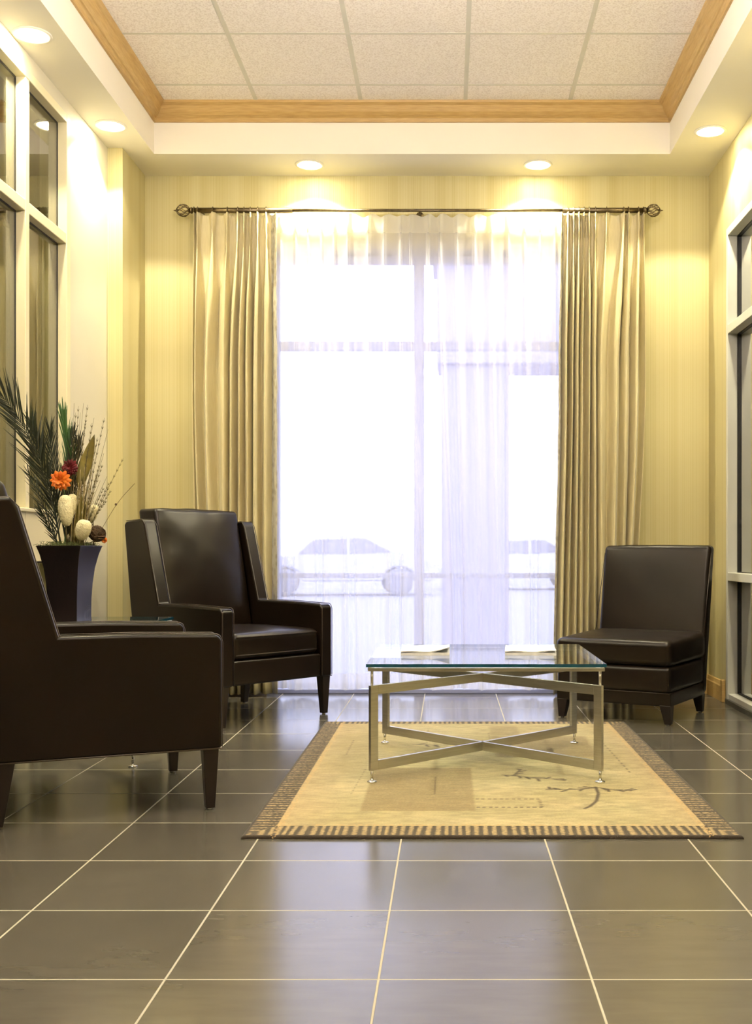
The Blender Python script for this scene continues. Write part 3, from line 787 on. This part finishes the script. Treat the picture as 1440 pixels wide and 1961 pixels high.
# ------------------------------------------------------------------ tables
def glass_table(name, label, group, cx, cy, w, d, h, z0):
    root = empty(name, (cx, cy, z0)); tag(root, label, 'table', group)
    hw, hd = w/2, d/2
    g_ = MB()
    x0, x1, y0_, y1_ = -hw-.014, hw+.014, -hd-.014, hd+.014
    z1_ = h; zb_ = h-.012
    v = [(x0,y0_,zb_),(x1,y0_,zb_),(x1,y1_,zb_),(x0,y1_,zb_),(x0,y0_,z1_),(x1,y0_,z1_),(x1,y1_,z1_),(x0,y1_,z1_)]
    g_.add(v, [(3,2,1,0),(4,5,6,7)], 0); g_.add(v, [(0,1,5,4),(1,2,6,5),(2,3,7,6),(3,0,4,7)], 1)
    g_.build('glass_top', [M['table_glass'], M['glass_edge']], root, recalc=False)
    r_ = MB(); a, b_ = hw+.008, hd+.008; zt = zb_-.003; th = .014; rw = .016
    r_.box((-a,-b_,zt-th),(a,-b_+rw,zt)); r_.box((-a,b_-rw,zt-th),(a,b_,zt)); r_.box((-a,-b_+rw,zt-th),(-a+rw,b_-rw,zt)); r_.box((a-rw,-b_+rw,zt-th),(a,b_-rw,zt))
    for sx in (-1, 1):
        for sy in (-1, 1): r_.lathe([(.001,zt),(.008,zt),(.008,zb_),(.001,zb_)], (sx*(hw-.001), sy*(hd-.001), 0), 10)
    r_.build('top_frame', M['nickel'], root, bevel=.0015, seg=2)
    ft = h-.085; fb = .045; bh = .038; bt = .014
    for s in (1, -1):
        f_ = MB(); A = Vector((-hw, -hd*s, 0)); B = Vector((hw, hd*s, 0)); u = (B-A).normalized(); nn = Vector((-u.y, u.x, 0))
        def slab(p0, p1, za, zb2):
            q = [p0-nn*bt/2, p1-nn*bt/2, p1+nn*bt/2, p0+nn*bt/2]
            f_.hexa([(c.x, c.y, za) for c in q] + [(c.x, c.y, zb2) for c in q])
        slab(A, A+u*bh, fb, ft); slab(B-u*bh, B, fb, ft)
        slab(A+u*bh, B-u*bh, ft-bh+.002*(s > 0), ft); slab(A+u*bh, B-u*bh, fb, fb+bh)
        f_.build('cross_frame', M['nickel'], root, bevel=.0012, seg=2)
    for sx in (-1, 1):
        for sy in (-1, 1):
            x, y = sx*(hw-.008), sy*(hd-.008)
            l_ = MB(); l_.tube([(x, y, ft-.002), (x, y, zt-th)], .0055, 10); l_.build('post', M['nickel'], root)
            l_ = MB(); l_.tube([(x, y, .006), (x, y, fb+.002)], .0055, 10); l_.lathe([(.001,0),(.019,0),(.019,.004),(.008,.007),(.001,.007)], (x, y, 0), 20); l_.build('foot', M['chrome'], root)
    return root
RUGZ = .011
glass_table('coffee_table', 'square glass coffee table on crossed nickel frames on the rug', None, .148, 4.755, .905, .90, .473-RUGZ, RUGZ)
glass_table('side_table', 'glass side table between the two armchairs holding the vase', None, -1.645, 4.975, .64, .60, .598, 0)

# ------------------------------------------------------------------ magazines
def magazine(label, cx, cy, w, d, rz, z, curl, seed):
    root = empty('magazine', (cx, cy, z), rz); tag(root, label, 'magazine', 'magazines on the glass coffee table')
    rnd = random.Random(seed)
    def sheet(z0, th, lift, jit, mb):
        nx, ny = 14, 8; vs = []
        for lay in (0, 1):
            for j in range(ny+1):
                for i in range(nx+1):
                    u, v = i/nx, j/ny
                    zz = z0 + (th if lay else 0)*(1-.5*abs(u-.5)) + lift*((max(0, u-.55)/.45)**2)*(1-.7*v) + jit*math.sin(9*u+3*v)
                    vs.append(((u-.5)*w, (v-.5)*d, max(zz, .0005)))
        W = nx+1; n0 = W*(ny+1); fs = []
        for j in range(ny):
            for i in range(nx):
                a = j*W+i; fs.append((a+1, a, a+W, a+W+1)); fs.append((n0+a, n0+a+1, n0+a+W+1, n0+a+W))
        for i in range(nx): fs.append((i, i+1, n0+i+1, n0+i)); k = ny*W+i; fs.append((k+1, k, n0+k, n0+k+1))
        for j in range(ny): a = j*W; fs.append((a+W, a, n0+a, n0+a+W)); k = j*W+nx; fs.append((k, k+W, n0+k+W, n0+k))
        mb.add(vs, fs, 0, True)
    mb = MB(); sheet(.0005, .014, 0, 0, mb); mb.build('pages', M['paper'], root, smooth=False)
    mb = MB(); sheet(.015, .004, curl, .0018, mb); mb.build('cover', M['paper'], root, smooth=False)
magazine('open white magazine with a curled page on the left of the coffee table', -.096, 4.79, .205, .30, .0, .4731, .018, 1)
magazine('open white magazine lying at the right end of the coffee table', .355, 4.79, .215, .30, -.06, .4731, .004, 2)

# ------------------------------------------------------------------ rug
rx0, rx1, ry0, ry1 = -.655, .936, 3.50, 5.86
nx, ny = 400, 590
rx = np.linspace(rx0, rx1, nx); ry = np.linspace(ry0, ry1, ny)
XX, YY = np.meshgrid(rx, ry)
rng = np.random.default_rng(3)
def vnoise(sx, sy, seed):
    g_ = np.random.default_rng(seed).random((int(sy)+3, int(sx)+3))
    u = (XX-rx0)/(rx1-rx0)*sx; v = (YY-ry0)/(ry1-ry0)*sy
    i = u.astype(int); j = v.astype(int); fu = u-i; fv = v-j; fu = fu*fu*(3-2*fu); fv = fv*fv*(3-2*fv)
    return (g_[j,i]*(1-fu)+g_[j,i+1]*fu)*(1-fv) + (g_[j+1,i]*(1-fu)+g_[j+1,i+1]*fu)*fv
Cc = np.zeros((ny, nx, 3))
base = np.array([.36, .29, .135]); warm = np.array([.35, .24, .115]); pale = np.array([.46, .40, .23]); green = np.array([.25, .23, .10])
n1_ = vnoise(5, 12, 1)[..., None]; n2_ = vnoise(9, 26, 2)[..., None]; n3_ = vnoise(40, 160, 4)[..., None]
Cc[:] = base
Cc = Cc*(1-.7*n1_) + pale*.7*n1_; Cc = Cc*(1-.5*n2_) + green*.5*n2_; Cc *= (.80+.40*n3_)
dside = np.minimum(XX-rx0, rx1-XX); dend = np.minimum(YY-ry0, ry1-YY)
wsm = np.clip(1-(dside-.1)/.2, 0, 1)[..., None]*.5; Cc = Cc*(1-wsm)+warm*(.9+.2*n3_)*wsm
def mixin(mask, col, a):
    global Cc
    m_ = (mask*a)[..., None]; Cc = Cc*(1-m_) + np.array(col)*m_
def rect(xa, xb, ya, yb, col, a, soft=.01, grain=None):
    m_ = np.clip((XX-xa)/soft, 0, 1)*np.clip((xb-XX)/soft, 0, 1)*np.clip((YY-ya)/soft, 0, 1)*np.clip((yb-YY)/soft, 0, 1)
    if grain is not None: m_ = m_*(.5+grain)
    mixin(np.clip(m_, 0, 1), col, a)
gr_ = rng.random((ny, nx))
rect(-.31, .10, 3.83, 4.60, (.17, .11, .035), .68, .012, gr_)
rect(.20, .68, 4.83, 5.40, (.15, .095, .035), .65, .03, gr_)
rect(.20, .36, 5.40, 5.70, (.17, .12, .045), .5, .02, gr_)
rect(-.55, -.32, 4.45, 5.5, (.30, .24, .10), .4, .05, gr_)
def line(p, q, wd, col, a=.8, dash=0):
    (xa, ya), (xb, yb) = p, q; L2 = math.hypot(xb-xa, yb-ya); ux, uy = (xb-xa)/L2, (yb-ya)/L2
    t_ = (XX-xa)*ux + (YY-ya)*uy; d_ = np.abs((XX-xa)*(-uy)+(YY-ya)*ux)
    m_ = (t_ > 0)*(t_ < L2)*np.clip(1.5-d_/wd, 0, 1)
    if dash: m_ = m_*((t_/dash) % 1 < .55)
    mixin(m_, col, a)
dk = (.05, .028, .01)
line((.10, 4.02), (.33, 4.02), .006, dk, .9, .022); line((.10, 3.89), (.33, 3.89), .006, dk, .9, .022); line((.33, 3.89), (.33, 4.02), .006, dk, .8, .03)
line((-.05, 4.10), (-.05, 4.42), .003, dk, .6); line((-.36, 4.1), (-.34, 4.6), .003, dk, .45, .05); line((-.1, 5.1), (-.1, 5.6), .004, dk, .5, .05)
line((.2, 5.0), (.2, 5.5), .004, dk, .5, .05); line((.74, 4.5), (.72, 5.5), .004, dk, .6, .06); line((-.45, 4.9), (-.45, 5.3), .004, dk, .5, .05)
def sprig(pts, leaf, sd, col=dk, wd=.0055):
    r2 = random.Random(sd)
    for p, q in zip(pts[:-1], pts[1:]):
        line(p, q, wd, col, .8)
    for p, q in zip(pts[:-1], pts[1:]):
        for k in range(3):
            t_ = (k+.5)/3; b0 = (p[0]+(q[0]-p[0])*t_, p[1]+(q[1]-p[1])*t_); a0 = math.atan2(q[1]-p[1], q[0]-p[0]) + r2.choice([-1, 1])*r2.uniform(.5, 1.1)
            ln = leaf*r2.uniform(.6, 1.2); line(b0, (b0[0]+ln*math.cos(a0), b0[1]+ln*math.sin(a0)), .0065, col, .9)
F_ = fl
sprig([F_(1148, 1514), F_(1110, 1517), F_(1068, 1518), F_(1050, 1516)], .05, 1)
sprig([F_(1148, 1514), F_(1180, 1519), F_(1210, 1520)], .05, 2)
sprig([F_(960, 1489), F_(1000, 1492), F_(1035, 1497), F_(1080, 1497)], .05, 3)
sprig([F_(985, 1489), F_(998, 1478)], .05, 6)
stem = [F_(1140, 1512), F_(1146, 1525), F_(1142, 1540), F_(1130, 1550), F_(1118, 1555)]
for p, q in zip(stem[:-1], stem[1:]): line(p, q, .0065, dk, .95)
sprig([F_(765, 1451), F_(800, 1448)], .05, 4); sprig([F_(790, 1430), F_(840, 1432)], .05, 5)
# border
bsd, bfr, brr = .095, .125, .085
sw = vnoise(150, 12, 8); sv = vnoise(8, 230, 9)
fine = rng.random((ny, nx)); fine = (fine+np.roll(fine, 1, 0)+np.roll(fine, 1, 1))/3
isend = (((YY-ry0) < bfr) | ((ry1-YY) < brr)); isside = dside < bsd
sx_ = .5+.5*np.sin(2*PI*XX/.027+6*vnoise(20, 8, 10)); sy_ = .5+.5*np.sin(2*PI*YY/.034+3*vnoise(6, 40, 11))
st = np.where((dside/bsd) < (dend/bfr), sy_, sx_)
val = np.clip(.03 + .95*np.clip(st*1.6-.35, 0, 1)*np.clip(fine*2.6-.75, 0, 1.2), 0, 1)[..., None]
val = np.where((isend & ((dside/bsd) >= (dend/bfr)))[..., None], np.clip(.05+1.1*np.clip(st*1.8-.5+.7*(fine-.5), 0, 1)*(.25+1.1*fine), 0, 1.05)[..., None], val)
bc = np.array([.025, .016, .008])*(1-val) + np.array([.34, .25, .115])*val
bm_ = (isend | isside)[..., None]
Cc = np.where(bm_, bc, Cc)
edge = (np.minimum(dside, dend) < .012)[..., None]; Cc = np.where(edge, np.array([.03, .02, .012]), Cc)
# transition dashes
tr_ = ((dside > bsd) & (dside < bsd+.02) | ((YY-ry0) > bfr) & ((YY-ry0) < bfr+.022) & (dside > bsd)) & (fine > .55)
Cc = np.where(tr_[..., None], np.array([.45, .30, .12]), Cc)
Cc *= (.88+.24*rng.random((ny, nx)))[..., None]
zz = RUGZ - .006*np.clip(1-np.minimum(dside, dend)/.006, 0, 1) + 0*.0006*rng.random((ny, nx))
me = bpy.data.meshes.new('area_rug'); V = np.stack([XX, YY, zz], -1).reshape(-1, 3)
idx = np.arange(nx*ny).reshape(ny, nx)
Fq = np.stack([idx[:-1, :-1], idx[:-1, 1:], idx[1:, 1:], idx[1:, :-1]], -1).reshape(-1, 4)
# skirt down to the floor
ring = np.concatenate([idx[0, :], idx[1:, -1], idx[-1, -2::-1], idx[-2:0:-1, 0]])
nb = len(V); Vs = V[ring].copy(); Vs[:, 2] = .0005; V2 = np.vstack([V, Vs]); k = np.arange(len(ring)); k2 = (k+1) % len(ring)
Fs = np.stack([ring[k], nb+k, nb+k2, ring[k2]], -1); Fa = np.vstack([Fq, Fs])
me.vertices.add(len(V2)); me.vertices.foreach_set('co', V2.ravel()); me.loops.add(Fa.size); me.loops.foreach_set('vertex_index', Fa.ravel().astype(np.int32))
me.polygons.add(len(Fa)); me.polygons.foreach_set('loop_start', np.arange(0, Fa.size, 4, dtype=np.int32)); me.polygons.foreach_set('loop_total', np.full(len(Fa), 4, dtype=np.int32))
me.update(calc_edges=True); me.validate()
ca = me.color_attributes.new('pattern', 'FLOAT_COLOR', 'POINT'); CC = np.ones((len(V2), 4)); CC[:nb, :3] = Cc.reshape(-1, 3); CC[nb:, :3] = (.03, .02, .012)
ca.data.foreach_set('color', CC.ravel().astype(np.float32))
m, n, l, b = nt('rug_pile')
at_ = n.new('ShaderNodeAttribute'); at_.attribute_name = 'pattern'; l.new(at_.outputs['Color'], b.inputs['Base Color']); b.inputs['Roughness'].default_value = .95
b.inputs['Sheen Weight'].default_value = .2
t1 = noise_node(n, l, 380, 3); bump(n, l, b, t1.outputs['Fac'], .8, .003)
me.materials.append(m)
rug = bpy.data.objects.new('area_rug', me); COL.objects.link(rug)
tag(rug, 'beige and gold area rug with dark speckled border under the coffee table', 'rug')

# ------------------------------------------------------------------ vase and arrangement
VX, VY, VZ = -1.692, 4.95, .598
vase = empty('vase', (VX, VY, VZ), -.15); tag(vase, 'tall dark brown flared square vase on the glass side table', 'vase')
mb = MB(); prof_ = [(.092, 0), (.090, .02), (.091, .10), (.096, .17), (.106, .24), (.122, .30), (.137, .338), (.131, .338), (.118, .30), (.10, .25)]
vs = []; fs = []
for r_, z in prof_:
    r_ *= .77
    for cx_, cy_ in ((-1,-1),(1,-1),(1,1),(-1,1)):
        vs.append((cx_*r_, cy_*r_, z))
for i in range(len(prof_)-1):
    for k in range(4): fs.append((i*4+k, i*4+(k+1) % 4, (i+1)*4+(k+1) % 4, (i+1)*4+k))
fs.append((3,2,1,0)); fs.append(tuple((len(prof_)-1)*4+k for k in range(4)))
mb.add(vs, fs); mb.build('vase_body', M['vase_glaze'], vase, bevel=.003, seg=2, bang=40)

arr = empty('floral_arrangement', (VX, VY, VZ+.30)); tag(arr, 'dried arrangement of palm fronds, grasses, pods and flowers in the dark vase', 'flower arrangement')
def ap(px, py, dy=0.0): return at(px, py, VY+dy)
rnd = random.Random(11)
def curve(pts, n_=16):
    pts = [Vector(p) for p in pts]; out = []
    if len(pts) == 2: return [pts[0].lerp(pts[1], i/n_) for i in range(n_+1)]
    for i in range(len(pts)-1):
        p0 = pts[max(0, i-1)]; p1 = pts[i]; p2 = pts[i+1]; p3 = pts[min(len(pts)-1, i+2)]
        m_ = max(2, n_//(len(pts)-1))
        for j in range(m_):
            t = j/m_; out.append(.5*((2*p1)+(p2-p0)*t+(2*p0-5*p1+4*p2-p3)*t*t+(3*p1-p0-3*p2+p3)*t**3))
    out.append(pts[-1]); return out
def blade(mb, p, d, ln, wd, nrm, bend=.0, n_=5, petal=False):
    d = d.normalized(); side = d.cross(nrm).normalized(); up = side.cross(d).normalized(); vs = []; fs = []
    for i in range(n_+1):
        t = i/n_; c = p + d*ln*t + Vector((0, 0, bend*ln*t*t)); w_ = wd*(math.sin(PI*min(.97, .08+.9*t**1.15))**.6 if petal else (.45+.9*t if t < .35 else 1-(t-.35)/.65))*.5 + .0003
        vs += [c - side*w_, c + up*w_*.5, c + side*w_]
    for i in range(n_):
        a = i*3; fs += [(a, a+1, a+4, a+3), (a+1, a+2, a+5, a+4)]
    mb.add(vs, fs, 0, True)
def frond(path, mat, nleaf, llen, wd, ang, start=.15, name='palm_frond'):
    c = curve(path, 30); mb = MB(); mb.tube(c, [.0035*(1-.8*i/(len(c)-1)) for i in range(len(c))], 6)
    for i in range(nleaf):
        t = start + (1-start)*i/(nleaf-1); k = min(int(t*(len(c)-1)), len(c)-2); p = c[k].lerp(c[k+1], t*(len(c)-1)-k); d = (c[k+1]-c[k]).normalized()
        s = 1 if i % 2 else -1
        nrm = Vector((rnd.uniform(-.2, .2), -1, rnd.uniform(-.2, .2))).normalized(); side = d.cross(nrm).normalized()
        a = ang*rnd.uniform(.75, 1.2)*(1-.45*t)
        dd = d*math.cos(a) + side*s*math.sin(a) + nrm*rnd.uniform(-.25, .25)
        L_ = llen*(.55+.9*math.sin(PI*(.15+.75*t)))*rnd.uniform(.85, 1.1)
        blade(mb, p, dd, L_, wd, nrm, -.04)
    return wbuild(mb, name, mat, arr, recalc=False)
base_ = (128, 1046)
frond([ap(118, 1046), ap(96, 950, .0), ap(62, 850, -.03), ap(18, 775, -.06), ap(-40, 715, -.08)], M['frond'], 84, .145, .0075, .55)
frond([ap(116, 1046, .05), ap(100, 950, .05), ap(78, 880, .04), ap(62, 815, .04)], M['frond'], 54, .11, .007, .42, .1)
frond([ap(124, 1046, .03), ap(128, 960, .03), ap(130, 880, .03), ap(122, 800, .04)], M['frond_green'], 80, .11, .0075, .26, .3)
frond([ap(132, 1046, .05), ap(142, 960, .05), ap(146, 900, .05), ap(150, 850, .04)], M['frond'], 34, .09, .006, .35, .3)
frond([ap(128, 1046, .06), ap(112, 960, .06), ap(100, 880, .05), ap(96, 825, .04)], M['frond'], 44, .09, .006, .4, .2)
frond([ap(126, 1046, .02), ap(132, 980, .02), ap(136, 900, .01), ap(140, 830, .01)], M['frond'], 50, .075, .006, .38, .1)
frond([ap(112, 1046, -.04), ap(96, 1000, -.04), ap(72, 945, -.05), ap(54, 905, -.06)], M['frond'], 30, .06, .004, .5, .1)
frond([ap(112, 1046, -.02), ap(100, 1020, -.03), ap(88, 1000, -.05), ap(74, 975, -.07)], M['frond'], 22, .05, .005, .45, .1)
# grass stems
tips = [(200, 800), (207, 822), (168, 775), (160, 772), (150, 778), (142, 772), (176, 810), (185, 850), (196, 890), (205, 912), (212, 940), (192, 920), (170, 850),
        (180, 880), (165, 800), (188, 905), (203, 960), (154, 790), (236, 878), (176, 905), (198, 935), (184, 870), (172, 870), (158, 845), (145, 790), (163, 815), (190, 890), (199, 868), (187, 838), (180, 800), (209, 925), (170, 900), (166, 880), (193, 948)]
for i, (tx_, ty_) in enumerate(tips):
    dy = rnd.uniform(-.06, .07); bx = 128 + (tx_-128)*.32 + rnd.uniform(-5, 5)
    mb = MB(); c = curve([ap(bx, 1046, dy*.4), ap(bx+(tx_-bx)*.45, 1046+(ty_-1046)*.5, dy*.8), ap(tx_, ty_, dy)], 16)
    mb.tube(c, [.0017-.0011*k/(len(c)-1) for k in range(len(c))], 5)
    for k in range(6, len(c)-1):
        if i % 2 == 0:
            d = (c[k+1]-c[k]).normalized(); sd_ = d.cross(Vector((0, -1, 0))).normalized()
            for s in (-1, 1): blade(mb, c[k], d + sd_*s*.35, .014, .002, Vector((0, -1, 0)), 0, 2)
    wbuild(mb, 'grass_stem', M['dry_stem'], arr, recalc=False)
mb = MB(); c = curve([ap(176, 1046, -.03), ap(222, 968, -.03), ap(258, 926, -.03)], 16); mb.tube(c, .0011, 5)
q = ap(222, 966, -.03); mb.lathe([(.0005,-.006),(.004,-.004),(.006,0),(.004,.004),(.0005,.006)], q, 10); wbuild(mb, 'grass_stem', M['twig'], arr)
for i in range(26):      # pale straw stalks in the middle of the bunch
    x0_ = rnd.uniform(134, 166); tx_ = x0_ + rnd.uniform(-2, 16) + (x0_-150)*.25; ty_ = rnd.uniform(868, 975); dy = rnd.uniform(-.05, .06)
    mb = MB(); c = curve([ap(x0_*.75+34, 1046, dy*.5), ap(x0_, 1000, dy*.8), ap(tx_, ty_, dy)], 10); mb.tube(c, [.0026-.0014*k/(len(c)-1) for k in range(len(c))], 5)
    wbuild(mb, 'straw_stalk', M['straw'], arr, recalc=False)
# broad dry leaves
def broad(p, tip, wd, mat, dy=0):
    a = ap(*p, dy); b_ = ap(*tip, dy-.01); d = b_-a; L_ = d.length; d.normalize(); nrm = Vector((.35, -1, 0)).normalized(); side = d.cross(nrm).normalized()
    mb = MB(); vs = []; fs = []; N_ = 14
    for i in range(N_+1):
        t = i/N_; w_ = wd*math.sin(PI*min(1, t**.8))**.8*.5 + .0005; c = a + d*L_*t + nrm*(-.02)*math.sin(PI*t)
        vs += [c-side*w_, c-side*w_*.5+nrm*.003, c+nrm*.006, c+side*w_*.5+nrm*.003, c+side*w_]
    for i in range(N_):
        for k in range(4): fs.append((i*5+k, i*5+k+1, i*5+k+6, i*5+k+5))
    mb.add(vs, fs, 0, True); mb.tube([ap(p[0]-6, 1046, dy), a], .0018, 5); o = wbuild(mb, 'dry_leaf', mat, arr, recalc=False)
    sd = o.modifiers.new('th', 'SOLIDIFY'); sd.thickness = .0008
broad((150, 935), (181, 832), .052, M['dry_leaf'], -.01)
broad((140, 1035), (158, 945), .028, M['dry_leaf'], -.02)
broad((150, 1036), (166, 960), .022, M['dry_leaf'], .02)
broad((134, 1030), (128, 900), .02, M['dry_leaf'], .02)
# flowers
def flower(px, py, r_, mat, label, layers, dy=-.05, dome=.3):
    c = ap(px, py, dy); mb = MB(); rr = random.Random(px)
    for L_ in range(layers):
        npet = 12 - L_*2 if layers < 4 else 14; tilt = .15 + L_*(1.25/layers)
        for k in range(npet):
            a = 2*PI*k/npet + L_*.3; out_ = Vector((math.cos(a), 0, math.sin(a))); d = out_*math.cos(tilt) + Vector((0, -1, 0))*math.sin(tilt)
            blade(mb, c + Vector((0, .006-.004*L_, 0)), d, r_*(1-.12*L_)*rr.uniform(.88, 1.08), r_*.46, (Vector((0, -1, 0))*math.cos(tilt) - out_*math.sin(tilt)), .0, 7, True)
    mb.lathe([(.0005,-.005),(.005,-.003),(.006,0),(.004,.004),(.0005,.005)], c, 10)
    o = wbuild(mb, 'flower', mat, arr, recalc=False); o['label'] = label
    st_ = MB(); st_.tube(curve([ap(130, 1046, 0), ap((px+130)/2+3, (py+1046)/2, dy*.6), c+Vector((0, .01, 0))], 12), .0018, 6); st_.build('stem', M['dry_stem'], None)
    s_ = bpy.data.objects[-1] if False else COL.objects[-1]; s_.data.transform(Matrix.Translation(-arr.location)); s_.parent = o
flower(116, 920, .048, M['petal_orange'], 'orange daisy-like flower', 3, -.07)
flower(134, 896, .038, M['petal_red'], 'dark red flower', 5, -.04)
flower(199, 1034, .015, M['petal_orange'], 'small orange bloom at the rim', 2, -.02)
# spiky seed heads (pale, elongated)
def pod(px, py, wpx, hpx, dy, tilt=0.0):
    s_ = (VY+dy)/FP; c = ap(px, py, dy); mb = MB(); nu, nv = 26, 34; vs = []; fs = []; rr = random.Random(py)
    R = Matrix.Rotation(tilt, 3, 'Y')
    for j in range(nv+1):
        th = PI*j/nv
        for i in range(nu):
            a = 2*PI*i/nu; sq = 1 + .11*((i+j) % 2) + .05*rr.random()
            rad = math.sin(th)**.75*wpx*s_/2*sq*(1-.12*math.cos(th)*-1)
            v = Vector((rad*math.cos(a), rad*math.sin(a), math.cos(th)*hpx*s_/2)); vs.append(c + R @ v)
    for j in range(nv):
        for i in range(nu): fs.append((j*nu+i, j*nu+(i+1) % nu, (j+1)*nu+(i+1) % nu, (j+1)*nu+i))
    mb.add(vs, fs, 0, True); o = wbuild(mb, 'seed_head', M['seed_head'], arr, recalc=True)
    st_ = MB(); st_.tube([ap(px, py, dy) - Vector((0,0,hpx*s_*.45)), ap(px+2, 1048, dy*.7)] if py+hpx/2 < 1040 else [c, c-Vector((0,0,.05))], .003, 6); wbuild(st_, 'stem', M['dry_stem'], arr); 
    k_ = COL.objects[-1]; k_.parent = o
pod(126, 978, 25, 60, -.08, -.06); pod(137, 968, 18, 44, -.03, .1); pod(159, 1015, 26, 40, -.09, .25); pod(178, 983, 16, 34, .03, .2)
# twig ball and moss
mb = MB(); c = ap(186, 1022, -.03)
for k in range(46):
    ax = Vector((rnd.gauss(0,1), rnd.gauss(0,1), rnd.gauss(0,1))).normalized(); R = ax.to_track_quat('Z', 'Y').to_matrix(); rr = .036*rnd.uniform(.82, 1.05)
    mb.tube([c + R @ Vector((rr*math.cos(t), rr*math.sin(t), .006*math.sin(3*t))) for t in [2*PI*i/16 for i in range(16)]], .0015, 4, closed=True)
mb.lathe([(.001,-.03),(.018,-.024),(.028,-.008),(.03,.004),(.022,.02),(.001,.03)], c, 14)
wbuild(mb, 'twig_ball', M['twig'], arr, recalc=False)
mb = MB(); vs = []; fs = []; N_ = 26; Rv = Matrix.Rotation(-.15, 3, 'Z')
for j in range(N_+1):
    for i in range(N_+1):
        u, v = i/N_*2-1, j/N_*2-1; h_ = (1-u**4)*(1-v**4)
        vs.append(Vector((VX, VY, VZ)) + Rv @ Vector((u*.092, v*.092, .318 + .028*h_ + .016*mnoise.noise(Vector((u*6, v*6, 0))))))
for j in range(N_):
    for i in range(N_): fs.append((j*(N_+1)+i, j*(N_+1)+i+1, (j+1)*(N_+1)+i+1, (j+1)*(N_+1)+i))
mb.add(vs, fs, 0, True)
for k in range(260):
    a = rnd.uniform(0, 2*PI); u, v = rnd.uniform(-1, 1), rnd.uniform(-1, 1); p = Vector((VX, VY, VZ)) + Rv @ Vector((u*.10, v*.10, .335))
    q = p + Vector((rnd.uniform(-.03, .03), rnd.uniform(-.03, .03), rnd.uniform(-.004, .022))); mm_ = (p+q)/2 + Vector((0, 0, rnd.uniform(.002, .014)))
    mb.tube([p, mm_, q], .0009, 4, caps=False)
wbuild(mb, 'moss', M['moss'], arr, recalc=False)
